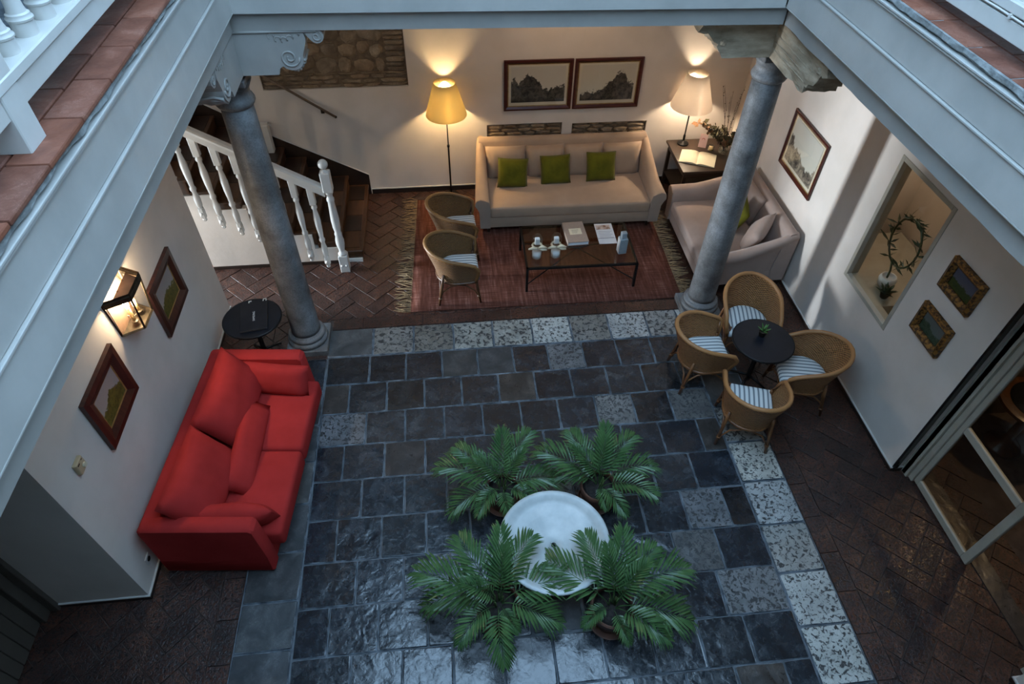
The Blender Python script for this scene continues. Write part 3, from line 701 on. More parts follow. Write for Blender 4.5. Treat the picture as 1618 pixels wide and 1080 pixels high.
# ================================================================== GALLERY BALUSTRADES
def turned(bm, r, z0, z1, base=True, c=(0, 0)):
    h = z1 - z0; pr = [(.0, 1.35), (.10, 1.35), (.105, 1.5), (.12, 1.55), (.135, 1.35), (.15, 1.35), (.16, 1.12), (.19, 1.0), (.30, .85), (.42, 1.05), (.5, 1.3), (.58, 1.05), (.70, .85), (.82, 1.0), (.85, 1.4), (.87, 1.4), (.9, 1.2), (1, 1.3)]
    lathe(bm, [(r * k, z0 + q * h) for q, k in pr], 16, (c[0], c[1], 0))
def balustrade(label, x, sgn, zf, zlo, zmid, zmid2, ztop, ys, posts):
    t = thing('balustrade', label, 'railing', (x, 0, zf))
    y0, y1 = min(posts), max(posts)
    a, b = (-.15, 0) if sgn < 0 else (0, .15)
    bm = bm_(); box(bm, a + .01 * (sgn < 0) , b - .01 * (sgn < 0) + 0, y0, y1, zlo - zf, zmid - zf, .004, 1); obj('lower_moulding', bm, white_paint, t)
    bm = bm_(); box(bm, a - .005, b + .005, y0, y1, zmid2 - zf, ztop - zf, .006, 1); obj('bottom_rail', bm, white_paint, t)
    bm = bm_(); box(bm, a - .02, b + .02, y0, y1, .86, .93, .015); obj('handrail', bm, white_paint, t)
    bb = bm_(); turned(bb, .036, 0, .86 - (ztop - zf)); bo = None
    for y in ys:
        if bo is None: bo = obj('baluster', bb, white_paint, t, True, ((a + b) / 2, y, ztop - zf), None, 40)
        else: inst('baluster', bo.data, t, ((a + b) / 2, y, ztop - zf))
    for y in posts:
        bm = bm_(); box(bm, a - .012, b + .0 + (.02 if sgn < 0 else .02) * 0, y - .075, y + .075, 0, .98, .005, 1); obj('post', bm, white_paint, t)
    return t
balustrade('white turned balustrade of the gallery at the upper left', -1.70, -1, 4.555, 4.70, 4.79, 4.796, 4.842, [2.90 + .195 * k for k in range(14)], [-.6, 2.66, 5.7])
bR = balustrade('white gallery balustrade with a cable at the upper right', 3.0, 1, 4.535, 4.62, 4.71, 4.735, 4.79, [1.0 + .195 * k for k in range(9)] + [2.95 + .195 * k for k in range(13)], [-.6, 2.7, 5.6])
bm = bm_(); tube(bm, [(-.004, 1.0 + .3 * k, .19 + .004 * math.sin(k * 1.7)) for k in range(15)], .006, 6); obj('cable', bm, white_paint, bR)['label'] = 'white cable clipped along the rail'
bm = bm_()
for y in (3.3, 2.2, 4.4): box(bm, -.014, .002, y - .008, y + .008, .178, .202, .002, 1)
obj('cable_clip', bm, white_paint, bR)
# ================================================================== STAIRCASE
st = thing('staircase', 'wooden staircase with a white stepped side rising behind the left column', 'stairs', (-1.3, 7.40, 0))
RISE, RUN = .178, .285
for k in range(12):
    xa = -RUN * k; zt = RISE * (k + 1)
    bm = bm_(); box(bm, xa - RUN - .0, xa, .0, 1.68, -.01 if k == 0 else RISE * k - .02, zt - .03); o = obj('step', bm, stair_wood, st)
    bm = bm_(); box(bm, xa - RUN, xa + .02, .0, 1.68, zt - .032, zt, .006, 1); obj('tread', bm, stair_wood, o)
    for q in range(4):
        bm = bm_(); box(bm, xa - RUN + .02, xa - .03, .08 + q * .39, .08 + q * .39 + .375, zt, zt + .006); obj('tread_tile', bm, stair_dark if q % 2 else stair_wood, o)
poly = [(-.25, -.01)]
poly += [(-.25, .27)]
for k in range(1, 12): poly += [(-.25 - .37 * (k - 0) , .27 + .235 * (k - 1)), (-.25 - .37 * k, .27 + .235 * k)]
poly += [(-4.6, poly[-1][1]), (-4.6, -.01)]
bm = bm_(); prism(bm, poly, lambda a, b: (a, -.02, b), lambda a, b: (a, .08, b)); obj('stringer_wall', bm, plaster, st)
bm = bm_(); box(bm, -4.6, -.25, -.032, -.02, -.01, .05); obj('skirting', bm, dark_tile, st)
bm = bm_(); box(bm, -.30, .0, -.02, .03, -.01, .06); obj('step_end', bm, white_paint, st)
sk = [(.05, -.01), (.05, .35), (-1.22, 1.05), (-3.6, 2.55), (-3.6, 1.7), (-.2, -.01)]
bm = bm_(); prism(bm, sk, lambda a, b: (a, 1.683, b), lambda a, b: (a, 1.697, b)); obj('wall_skirting', bm, stair_dark, st)
bm = bm_(); tube(bm, [(.052, 1.682, 0), (.052, 1.682, .352), (-1.22, 1.682, 1.054), (-3.6, 1.682, 2.555)], .008, 6); obj('skirting_edge', bm, white_paint, st)
bm = bm_(); box(bm, -1.36, -1.24, 1.5, 1.62, .7, 1.33, .01); obj('upper_post', bm, white_paint, st)
# railing
rl = thing('stair_railing', 'white wooden stair railing with turned balusters and a ball newel', 'railing', (-1.53, 7.22, 0))
bm = bm_(); box(bm, -.062, .062, -.062, .062, 1.30, 1.58, .012, 2); obj('newel_block', bm, white_paint, rl)
bm = bm_(); box(bm, -.062, .062, -.062, .062, .0, .28, .006, 1); np_ = obj('newel_base', bm, white_paint, rl)
bm = bm_(); lathe(bm, [(.05, .275), (.062, .29), (.062, .31), (.042, .33), (.04, .36), (.058, .46), (.06, .52), (.045, .6), (.05, .62), (.05, .64), (.04, .66), (.052, .74), (.056, .86), (.042, 1.14), (.05, 1.16), (.05, 1.19), (.038, 1.21), (.04, 1.25), (.055, 1.28), (.055, 1.305)], 18); lathe(bm, [(.05, 1.575), (.05, 1.59), (.025, 1.61), (.024, 1.625)] + [(.062 * math.cos(a), 1.68 + .062 * math.sin(a)) for a in [-1.1 + .26 * k for k in range(11)]] + [(.004, 1.742)], 18); obj('newel_turning', bm, white_paint, np_, True, None, None, 50)
bm = bm_()
for s in (-1, 1): v = bmesh.ops.create_uvsphere(bm, u_segments=8, v_segments=6, radius=.018)['verts']; xf(bm, v, Matrix.Translation((s * .03, -.064, .12)))
obj('bolt_cap', bm, white_paint, np_, True)
SL = .628
def rail_z(x): return 1.39 - SL * (x + .10)
rings = []
for x in (-.05, -2.6):
    z = rail_z(x); rings.append([(x, -.045, z - .12), (x, .045, z - .12), (x, .045, z - .03), (x, .055, z - .02), (x, .055, z), (x, .03, z + .015), (x, -.03, z + .015), (x, -.055, z), (x, -.055, z - .02), (x, -.045, z - .03)])
bm = bm_(); loft(bm, rings); obj('handrail', bm, white_paint, rl)
def stair_baluster():
    bm = bm_(); box(bm, -.03, .03, -.03, .03, .93, 1.18, .004, 1)
    lathe(bm, [(.028, .94), (.022, .92), (.03, .9), (.03, .88), (.02, .86), (.022, .84), (.034, .72), (.032, .62), (.022, .46), (.031, .44), (.031, .42), (.022, .40), (.022, .37), (.033, .30), (.030, .22), (.022, .19), (.028, .18)], 14)
    lathe(bm, [(.030, .185), (.033, .16), (.033, .075), (.026, .06), (.018, .04), (.022, .03), (.018, .015), (.003, 0)], 6)
    v = bmesh.ops.create_uvsphere(bm, u_segments=8, v_segments=6, radius=.016)['verts']; xf(bm, v, Matrix.Translation((0, -.034, .12)))
    return bm
bo = None
for k in range(10):
    x = -.235 - .2 * k; z = .03 + SL * .2 * k
    if bo is None: bo = obj('baluster', stair_baluster(), white_paint, rl, True, (x, .03, z), None, 40); bo.scale = (1.3, 1.3, 1.145)
    else: inst('baluster', bo.data, rl, (x, .03, z), (0, 0, 0), (1.3, 1.3, 1.145))
# wall handrail on the back wall
hr = thing('wall_handrail', 'thin metal handrail on brackets along the plaster wall above the stairs', 'handrail', (-1.58, 9.1, 1.35))
bm = bm_(); tube(bm, [(0, -.06, 0), (-.7, -.06, .51), (-1.6, -.06, 1.165)], .018, 8); obj('rail', bm, railwood, hr, True)
for x in (-.18, -1.05):
    bm = bm_(); z = -x * .728; tube(bm, [(x, -.06, z - .01), (x, -.06, z - .05), (x, -.002, z - .07)], .009, 6); box(bm, x - .025, x + .025, -.008, 0, z - .1, z - .04, .003, 1); obj('rail_bracket', bm, bronze, hr)
bm = bm_(); v = bmesh.ops.create_uvsphere(bm, u_segments=8, v_segments=6, radius=.02)['verts']; xf(bm, v, Matrix.Translation((0, -.06, 0))); obj('rail_knob', bm, bronze, hr, True)
# ================================================================== SOFAS
def cushion_box(w, d, h, bev=.05, seg=4, crown=.02):
    bm = bm_(); box(bm, -w / 2, w / 2, -d / 2, d / 2, 0, h, bev, seg)
    bmesh.ops.subdivide_edges(bm, edges=[e for e in bm.edges if e.calc_length() > .2], cuts=5, use_grid_fill=True)
    for v in bm.verts:
        k = max(0, 1 - (2 * v.co.x / w) ** 4) * max(0, 1 - (2 * v.co.y / d) ** 4)
        if v.co.z > h * .6: v.co.z += crown * k + .006 * mnoise.noise(Vector((v.co.x * 5, v.co.y * 5, w)))
    return bm
def roll_sofa(label, loc, rz, w, d, back_h, n_back, group, mat, back_cushions=True, seat_z=.45):
    """English roll-arm sofa facing local -y; origin at floor centre of the back"""
    t = thing('sofa', label, 'sofa', loc, rz, group); hw = w / 2
    bm = bm_(); box(bm, -hw + .13, hw - .13, -d + .04, -.05, .10, .30, .02); obj('base', bm, mat, t, True, None, None, 40)
    iw = w - .44
    bm = cushion_box(iw, d - .24, seat_z - .27, .035, 4, .02); obj('seat_cushion', bm, mat, t, True, (0, -(d - .24) / 2 - .22, .28), None, 60)
    # backrest: raked slab with a soft top
    prof = [(-.24, .28), (-.20, .7), (-.165, back_h - .05), (-.13, back_h - .01), (-.08, back_h), (-.03, back_h - .02), (-.01, back_h - .07), (-.02, .12), (-.2, .12)]
    rings = [[(x, y, z) for y, z in prof] for x in (-hw + .12, -hw + .2, 0, hw - .2, hw - .12)]
    bm = bm_(); loft(bm, rings); obj('backrest', bm, mat, t, True, None, None, 50)
    for s in (-1, 1):
        rings = []; fl = .13
        for q in range(11):
            u = q / 10; y = -.03 - (d - .05) * u
            zt = back_h - .0 - (back_h - .64) * min(1, (max(0, u - .06) / .62)) ** .8 if u < .72 else .64 - .02 * (u - .72) / .28
            xo = hw - .10 + .10 * u ** .7; xi = hw - .22
            rr = .055 + .03 * u
            ring = [(xi, .12), (xo - .07, .12), (xo - .06, zt - .22)]
            ring += [(xo - rr + rr * 1.0 * math.cos(a), zt - rr + rr * math.sin(a)) for a in [math.radians(g) for g in (-50, -15, 20, 55, 90, 125)]]
            ring += [(xi + .015, zt - .05), (xi, zt - .12)]
            rings.append([(s * a, y, b) for a, b in ring])
        bm = bm_(); loft(bm, rings); ao = obj('arm', bm, mat, t, True, None, None, 60)
        fr = rings[-1]; bm = bm_(); a = [bm.verts.new((x * .998, y - .012, z - .003)) for x, y, z in fr]; b = [bm.verts.new((x, y + .004, z)) for x, y, z in fr]; n = len(fr); bm.faces.new(a)
        for k in range(n): bm.faces.new((a[k], a[(k + 1) % n], b[(k + 1) % n], b[k]))
        obj('arm_panel', bm, beige_dark, ao)
        for yy in (-.12, -d + .1):
            bm = bm_(); lathe(bm, [(.022, 0), (.032, .1), (.035, .13)], 10, (s * (hw - .2), yy, 0)); obj('foot', bm, wood_dark, t)
    if back_cushions:
        cw = iw / n_back
        for k in range(n_back):
            bm = bm_(); pillow(bm, cw + .02, .52, .24, 9, 3.2, .04, .012, k)
            obj('back_cushion', bm, mat, t, True, (-iw / 2 + cw * (k + .5), -.31, .66), (math.radians(-14), random.uniform(-.03, .03), 0))
    return t
RZ = .0145
roll_sofa('long taupe roll-arm sofa under the two landscape prints', (1.77, 9.02, RZ), math.radians(-.8), 2.82, 1.22, .97, 4, None, beige)
s2 = roll_sofa('short mauve-taupe sofa against the right wall behind the stone column', (4.49, 7.13, RZ), -PI / 2, 1.84, 1.24, .90, 2, None, mauve, False, .43)
def throw(name, label, mat, loc, rot, w, h, t, group=None, seed=0, pinch=.05):
    bm = bm_(); pillow(bm, w, h, t, 10, 2.6, pinch, .014, seed)
    return tag(obj(name, bm, mat, None, True, loc, rot), label, 'pillow', group)
for k, (x, y, z, ry, lab) in enumerate(((.95, 8.42, .68, .06, 'left'), (1.60, 8.46, .68, -.03, 'middle'), (2.30, 8.48, .69, .02, 'right'))):
    throw('throw_pillow', {'left': 'olive green velvet pillow nearest the floor lamp on the long sofa', 'middle': 'olive green velvet pillow in the middle of the long sofa', 'right': 'olive green velvet pillow on the long sofa nearest the table lamp'}[lab], green_velvet, (x, y, z), (math.radians(-24), ry, .03 * k - .03), .46, .44, .17, 'green pillows on the long sofa', k)
throw('throw_pillow', 'olive green pillow half hidden by the stone column on the short sofa', green_velvet, (3.98, 7.12, .66), (math.radians(-26), .1, -PI / 2 - .25), .42, .42, .16, None, 8)
throw('throw_pillow', 'big mauve pillow leaning on the near arm of the short sofa', mauve, (4.10, 6.72, .67), (math.radians(-30), .3, -PI / 2 - .75), .52, .46, .2, None, 9)
throw('throw_pillow', 'mauve back pillow against the wall side of the short sofa', mauve, (4.24, 7.42, .69), (math.radians(-16), .05, -PI / 2 + .05), .6, .46, .2, None, 10)
# ---- red sofa (length axis, depth axis from the measured corner)
rs = thing('sofa', 'red linen sofa standing against the left wall', 'sofa', (-2.88, 2.93, 0), math.radians(84.8) )
# local x runs along the sofa away from the viewer, local -y points into the room
LN, DP, HT, AT = 2.14, 1.02, .80, .15
bm = bm_(); box(bm, 0, LN, -DP + .02, 0, .03, .26, .02); obj('base', bm, red, rs, True, None, None, 40)
bm = bm_(); box(bm, .06, LN - .06, -.16, -.002, .03, HT - .003, .035, 4); obj('backrest', bm, red, rs, True, None, None, 40)
for x0 in (0, LN - AT):
    poly = [(-.02, .03), (-DP, .03), (-DP + .0, .10), (-DP + .04, HT - .16), (-DP + .12, HT - .03), (-DP + .16, HT), (-.02, HT)]
    poly = [(0, .03), (-DP + .01, .03), (-DP, .3), (-DP + .02, HT - .03), (-DP + .05, HT), (-.03, HT), (0, HT - .03)]
    rings = [[(x, a * k + (1 - k) * -.5, (b - .4) * k + .4) for a, b in poly] for x, k in ((x0, .97), (x0 + .02, 1), (x0 + AT - .02, 1), (x0 + AT, .97))]
    bm = bm_(); loft(bm, rings); obj('arm', bm, red, rs, True, None, None, 40)
sw = (LN - 2 * AT) / 2
for k in range(2):
    bm = cushion_box(sw - .008, .98, .22, .04, 4, .025); obj('seat_cushion', bm, red, rs, True, (AT + sw * (k + .5), -.15 - .49, .24), None, 60)
    bm = bm_(); pillow(bm, sw + (.06 if k else .02), .60, .30, 12, 3.0, .03, .02, 30 + k)
    obj('back_cushion', bm, red, rs, True, (AT + sw * (k + .5) - (.04 if k == 0 else .0), -.36, .70), (math.radians(-36), .05 - .1 * k, .02 - .05 * k))
for x in (.1, LN - .1):
    for y in (-.1, -DP + .1): bm = bm_(); box(bm, x - .03, x + .03, y - .03, y + .03, 0, .04); obj('foot', bm, wood_dark, rs)
RM = Matrix.Translation((-2.88, 2.93, 0)) @ Matrix.Rotation(math.radians(84.8), 4, 'Z')
def red_pillow(label, lx, ly, lz, rot, w, h, t, seed):
    p = RM @ Vector((lx, ly, lz)); rot = (rot[0], rot[1], rot[2] + math.radians(84.8))
    return throw('throw_pillow', label, red, p, rot, w, h, t, None, seed, .03)
red_pillow('long narrow red bolster lying in front of the back cushions of the red sofa', 1.06, -.62, .55, (math.radians(-48), -.04, .05), 1.08, .30, .15, 41)
red_pillow('soft red pillow leaning on the far arm of the red sofa', LN - .27, -.70, .61, (math.radians(-30), 0, -PI / 2 - .1), .76, .36, .2, 42)
red_pillow('soft red pillow leaning on the near arm of the red sofa', .27, -.68, .58, (math.radians(20), 0, -PI / 2 + .04), .84, .36, .22, 43)
# ================================================================== RUG
rug = thing('rug', 'faded burgundy woven rug with cream fringes under the coffee table', 'rug', (1.25, 7.45, 0))
bm = bm_()
def rug_pt(u, v):      # slightly skewed rectangle, measured on the floor
    l = Vector((-.63 + .10 * v, 6.27 + 2.55 * v)); r = Vector((3.06 + .04 * v, 6.235 + 2.55 * v)); p = l.lerp(r, u)
    return p.x - 1.25, p.y - 7.45
nu, nv = 26, 16; top = [[None] * (nv + 1) for _ in range(nu + 1)]; bot = [[None] * (nv + 1) for _ in range(nu + 1)]
for i in range(nu + 1):
    for j in range(nv + 1):
        a, b = rug_pt(i / nu, j / nv); w = .01 * mnoise.noise(Vector((i * .5, j * .5, 0))) if j in (0, nv) or i in (0, nu) else 0
        h = .0125 + .002 * mnoise.noise(Vector((a * 2, b * 2, 5)))
        top[i][j] = bm.verts.new((a + (w if i in (0, nu) else 0), b + (w if j in (0, nv) else 0), h)); bot[i][j] = bm.verts.new((a, b, .003))
for i in range(nu):
    for j in range(nv): bm.faces.new((top[i][j], top[i + 1][j], top[i + 1][j + 1], top[i][j + 1]))
for i in range(nu):
    for j in (0, nv): bm.faces.new((bot[i][j], bot[i + 1][j], top[i + 1][j], top[i][j]))
for j in range(nv):
    for i in (0, nu): bm.faces.new((bot[i][j], bot[i][j + 1], top[i][j + 1], top[i][j]))
obj('rug_body', bm, rugm, rug, True)
for u, s in ((0, -1), (1, 1)):
    bm = bm_()
    for k in range(150):
        a, b = rug_pt(u, k / 149); ln = random.uniform(.16, .24); d = random.gauss(0, .035); m = random.gauss(0, .03)
        tube(bm, [(a - s * .01, b, .010), (a + s * ln * .4, b + m, .012 + random.uniform(0, .006)), (a + s * ln, b + d + m, .006)], [.006, .007, .003], 4)
    f = obj('fringe', bm, fringe_mat, rug); f['kind'] = 'stuff'; f['label'] = 'cream knotted fringe'
RZT = .0155     # standing height on the rug
# ================================================================== WICKER TUB CHAIRS
def upath(hw, back, front, n=24):
    """horseshoe in plan, open towards +x: list of (x, y, s) with s 0 at the arms' ends and 1 at the back"""
    pts = []
    for k in range(n + 1):
        q = k / n; a = math.radians(-90 - 180 * q)
        if q < .22: u = q / .22; pts.append((front + (0 - front) * u, -hw * (.94 + .06 * u), 0.0 + .35 * u))
        elif q > .78: u = (1 - q) / .22; pts.append((front + (0 - front) * u, hw * (.94 + .06 * u), .35 * u))
        else:
            a = math.radians(-90 - 180 * (q - .22) / .56); pts.append((-back * -math.cos(a), hw * math.sin(a), .35 + .65 * (1 - abs(q - .5) / .28)))
    return pts
def make_chair(label, wick, can, group):
    t = thing('wicker_chair', label, 'chair', (0, 0, 0), 0, group)
    P = [upath(hw, bk, fr) for hw, bk, fr in ((.25, .25, .23), (.262, .27, .24), (.285, .305, .255), (.31, .345, .265), (.325, .375, .262))]
    def zt(s): return .60 + .19 * (1 - (1 - min(1, s)) ** 1.6) if s > .0 else .585
    rings = []; m = len(P)
    for k in range(12):
        f = k / 11 * (m - 1); i = min(int(f), m - 2); q = f - i; row = []
        for a, b in zip(P[i], P[i + 1]):
            x = a[0] + (b[0] - a[0]) * q; y = a[1] + (b[1] - a[1]) * q; s = a[2]
            row.append((x, y, .33 + (zt(s) - .33) * (k / 11)))
        rings.append(row)
    # inner skin offset inward gives the wall its thickness
    inner = [[(x * .94 + .004, y * .935, z) for x, y, z in r] for r in rings]
    bm = bm_(); loft(bm, rings, False, False, True); loft(bm, [r[::-1] for r in inner], False, False, True)
    sh = obj('woven_shell', bm, wick, t, True)
    top = rings[-1]; mid = [tuple((Vector(a) + Vector(b)) / 2 + Vector((0, 0, .004))) for a, b in zip(top, inner[-1])]
    e0 = [tuple((Vector(a) + Vector(b)) / 2) for a, b in zip([r[0] for r in rings], [r[0] for r in inner])]
    e1 = [tuple((Vector(a) + Vector(b)) / 2) for a, b in zip([r[-1] for r in rings], [r[-1] for r in inner])]
    path = e0[::3] + mid[1:-1] + e1[::-1][::3]
    bm = bm_(); tube(bm, path, .024, 8); obj('rolled_rim', bm, wick, t, True)
    low = rings[0]
    bm = bm_(); tube(bm, [(x, y, .325) for x, y, z in low], .017, 8, True, True); obj('seat_frame', bm, can, t, True)
    bm = bm_(); ring = [(x * .97, y * .97) for x, y, z in low]; a = [bm.verts.new((x, y, .335)) for x, y in ring]; b = [bm.verts.new((x, y, .32)) for x, y in ring]; bm.faces.new(a); bm.faces.new(b[::-1]); n = len(ring)
    for k in range(n): bm.faces.new((a[k], b[k], b[(k + 1) % n], a[(k + 1) % n]))
    obj('woven_seat', bm, wick, t)
    # cushion
    bm = bm_(); up = upath(.236, .235, .27, 20); rg = []
    for sc, z in ((.9, .338), (.985, .35), (1.0, .38), (.985, .405), (.90, .422), (.70, .432), (.35, .436)): rg.append([((x - .02) * sc + .02, y * sc, z) for x, y, s in up])
    loft(bm, rg); obj('seat_cushion', bm, ticking, t, True)['label'] = 'white and grey striped seat cushion'
    for sx, sy in ((1, -1), (1, 1), (-1, -1), (-1, 1)):
        x0, x1 = (.215, .27) if sx > 0 else (-.17, -.25)
        bm = bm_(); tube(bm, [(x0, sy * .215, .46), (x0 + (x1 - x0) * .3, sy * .228, .30), (x1, sy * .255, .0)], [.017, .019, .015], 8)
        if sx > 0: tube(bm, [(.225, sy * .225, .46), (.245, sy * .29, .58)], .014, 6)
        tube(bm, [(x0 + (x1 - x0) * .72, sy * .243, .115), (x0 + (x1 - x0) * .74, sy * .244, .09)], .023, 8)
        obj('leg', bm, can, t, True)
    for s in (-1, 1):
        bm = bm_(); tube(bm, [(.255, s * .246, .10), (.20, s * .238, .20), (.10, s * .23, .275), (0, s * .228, .295), (-.1, s * .23, .275), (-.19, s * .235, .20), (-.235, s * .246, .10)], .010, 6); obj('brace', bm, can, t, True)
    for s in (-1, 1):
        x = .255 if s > 0 else -.235
        bm = bm_(); tube(bm, [(x, -.246, .10), (x * .93, -.16, .23), (x * .92, 0, .285), (x * .93, .16, .23), (x, .246, .10)], .010, 6); obj('brace', bm, can, t, True)
    return t
chairs = [  # x, y, heading, z, scale, label, dark
    (.02, 6.63, .02, RZT, 'brown wicker tub chair on the rug nearer the stone paving', 1),
    (.05, 7.50, .04, RZT, 'brown wicker tub chair on the rug beside the long sofa', 1),
    (2.82, 4.86, -.02, 0, 'honey wicker tub chair at the black round table beside the stone column', 0),
    (3.52, 5.34, -PI / 2 - .22, 0, 'honey wicker tub chair at the black round table with its back to the short sofa', 0),
    (3.88, 4.45, PI - .20, 0, 'honey wicker tub chair between the black round table and the right wall', 0),
    (3.09, 4.03, PI / 2 - .32, 0, 'honey wicker tub chair at the black round table with its back to the viewer', 0)]
protoD = make_chair(chairs[0][4], wicker_dark, cane_dark, 'wicker chairs on the rug'); protoH = make_chair(chairs[2][4], wicker, cane, 'wicker chairs at the round table')
for i, (x, y, a, z, lab, dk) in enumerate(chairs):
    c = (protoD if dk else protoH) if i in (0, 2) else copy_tree(protoD if dk else protoH)
    c.location = (x, y, z); c.rotation_euler = (0, 0, a); c['label'] = lab; c.scale = (1.06,) * 3
# ================================================================== TABLES
ct = thing('coffee_table', 'low black iron coffee table with a smoked glass top', 'table', (1.70, 6.97, RZT), math.radians(-.8))
hw, hd, H = .755, .465, .415
bm = bm_()
for b in ((-hw, hw, -hd, -hd + .03), (-hw, hw, hd - .03, hd), (-hw, -hw + .03, -hd, hd), (hw - .03, hw, -hd, hd)): box(bm, *b, H - .03, H)
obj('top_frame', bm, iron, ct)
for sx in (-1, 1):
    for sy in (-1, 1): bm = bm_(); box(bm, sx * (hw - .015) - .016, sx * (hw - .015) + .016, sy * (hd - .015) - .016, sy * (hd - .015) + .016, 0, H - .02); obj('leg', bm, iron, ct)
for s in (-1, 1): bm = bm_(); tube(bm, [(-hw + .02, -s * (hd - .02), .12), (0, 0, H - .06), (hw - .02, s * (hd - .02), .12)], .009, 6); obj('cross_brace', bm, iron, ct)
bm = bm_(); box(bm, -hw + .02, hw - .02, -hd + .02, hd - .02, H - .008, H + .002); obj('glass_top', bm, tableglass, ct)
TZ = RZT + H + .003
def carafe(label, x, y):
    t = thing('glass_carafe', label, 'carafe', (x, y, TZ), 0, 'carafes on the coffee table'); t.scale = (1.2, 1.2, 1.2)
    bm = bm_(); lathe(bm, [(.005, .002), (.062, .002), (.066, .02), (.066, .10), (.056, .14), (.045, .16), (.045, .175), (.055, .19), (.061, .22), (.058, .27), (.04, .30), (.012, .31)], 20); obj('glass_body', bm, glass, t, True)
    bm = bm_(); lathe(bm, [(.004, .006), (.050, .006), (.052, .085), (.004, .088)], 16); obj('soap_block', bm, paper, t, True)
    bm = bm_(); box(bm, -.026, .026, -.03, .02, .20, .265, .005, 1); box(bm, -.03, .03, -.026, .026, .19, .2, .004, 1); o = obj('paper_tag', bm, paper, t)
    bm = bm_(); tube(bm, [(.05 * math.cos(a), .05 * math.sin(a), .165) for a in [k * PI / 8 for k in range(16)]], .012, 6, True, True)
    for s, q in ((-1, .3), (1, -.2), (1, .5)):
        a = [(0, -.052, .165), (s * .05, -.075, .175 + q * .05), (s * .10, -.06, .15 + q * .04)]; tube(bm, a, [.008, .02, .010], 6)
    obj('ribbon', bm, cream_paper, t, True)
carafe('glass carafe with cream ribbon at the left end of the coffee table', 1.10, 6.74); carafe('glass carafe with cream ribbon next to the taupe book', 1.355, 6.74)
bk = thing('book', 'thick taupe clothbound book with a white title label on the coffee table', 'book', (1.70, 7.17, TZ), math.radians(2))
bm = bm_(); box(bm, -.145, .145, -.23, .23, .05, .058, .002, 1); box(bm, -.145, .145, -.23, .23, 0, .006, .002, 1); box(bm, -.147, -.139, -.23, .23, 0, .058, .002, 1); obj('cover', bm, linen_cover, bk)
bm = bm_(); box(bm, -.139, .138, -.223, .223, .006, .05); obj('pages', bm, paper, bk)
bm = bm_(); box(bm, -.085, .085, -.06, .075, .058, .0595); lb = obj('title_label', bm, cream_paper, bk)
bm = bm_()
for k in range(3): tube(bm, [(-.05 + .012 * j + (.0), .035 - .03 * k + .006 * math.sin(j * 2.1 + k), .060) for j in range(9 - k)], .0022, 4)
obj('title_script', bm, wood_dark, lb)
br = thing('brochure', 'white leaflet with a brown photograph on the coffee table', 'brochure', (2.13, 7.17, TZ), math.radians(-1))
bm = bm_(); box(bm, -.125, .125, -.23, .225, 0, .004); obj('sheet', bm, paper, br)
photo = M('leaflet_photo', (.62, .50, .42), (.22, .09, .035), .5, 9, contrast=(.45, .6)); bm = bm_(); box(bm, -.11, .09, .09, .19, .004, .005); obj('photo_print', bm, photo, br)
ink = M('grey_ink', (.20, .20, .23), (.16, .16, .18), .7)
bm = bm_()
for k in range(5): box(bm, -.09, .10 - .03 * (k % 2), .04 - .035 * k, .045 - .035 * k, .004, .0048)
box(bm, -.125, .125, -.115, -.108, .004, .005); obj('printed_lines', bm, ink, br)
tn = thing('tin_box', 'upright blue-grey metal bottle box with a square cap on the coffee table', 'box', (2.265, 6.75, TZ), math.radians(4))
bm = bm_(); box(bm, -.055, .055, -.05, .05, 0, .24, .006, 1); obj('body', bm, tin, tn); bm = bm_(); box(bm, -.036, .036, -.034, .034, .235, .33, .006, 1); obj('cap', bm, tin, tn)
bm = bm_(); box(bm, -.058, -.0545, -.045, .045, .01, .23); obj('paper_label', bm, paper, tn)
def round_table(label, x, y, r, h, group):
    t = thing('round_table', label, 'table', (x, y, 0), 0, group)
    bm = bm_(); lathe(bm, [(.01, h - .03), (r - .01, h - .03), (r, h - .022), (r, h - .008), (r - .008, h), (.01, h)], 48); obj('table_top', bm, black_top, t, True, None, None, 40)
    bm = bm_(); lathe(bm, [(r - .002, h - .012), (r + .003, h - .009), (r + .003, h - .004), (r - .004, h + .001)], 48, cap=False); obj('metal_edge', bm, iron, t, True)
    bm = bm_(); lathe(bm, [(.03, .03), (.028, .1), (.028, h - .12), (.06, h - .05), (.12, h - .028)], 16); obj('pedestal', bm, iron, t, True)
    for k in range(4):
        a = PI / 4 + k * PI / 2; c, s = math.cos(a), math.sin(a); bm = bm_(); tube(bm, [(.02 * c, .02 * s, .09), (.12 * c, .12 * s, .06), (.23 * c, .23 * s, .012)], [.018, .016, .012], 8); obj('foot', bm, iron, t, True)
    return t
round_table('black round table set among the four honey wicker chairs', 3.425, 4.73, .345, .70, None); round_table('black round table behind the red sofa holding a laptop', -2.40, 5.68, .335, .63, None)
# laptop
lp = thing('laptop', 'closed black laptop lying on the round table behind the red sofa', 'laptop', (-2.375, 5.69, .632), math.radians(9))
bm = bm_(); box(bm, -.155, .155, -.24, .235, 0, .014, .004, 1); obj('base', bm, black_top, lp); bm = bm_(); box(bm, -.155, .155, -.24, .235, .015, .026, .004, 1); lid = obj('lid', bm, black_top, lp)
fc = bpy.data.curves.new('lettering', 'FONT'); fc.body = 'SAMSUNG'; fc.size = .035; fc.extrude = .0004; fc.align_x = 'CENTER'
tmp = bpy.data.objects.new('lettering', fc); COL.objects.link(tmp); dg = bpy.context.evaluated_depsgraph_get(); me = bpy.data.meshes.new_from_object(tmp.evaluated_get(dg)); bpy.data.objects.remove(tmp)
me.materials.append(paper); lt = inst('lettering', me, lid, (.012, -.01, .0265), (0, 0, PI / 2)); lt['label'] = 'small silver maker lettering'
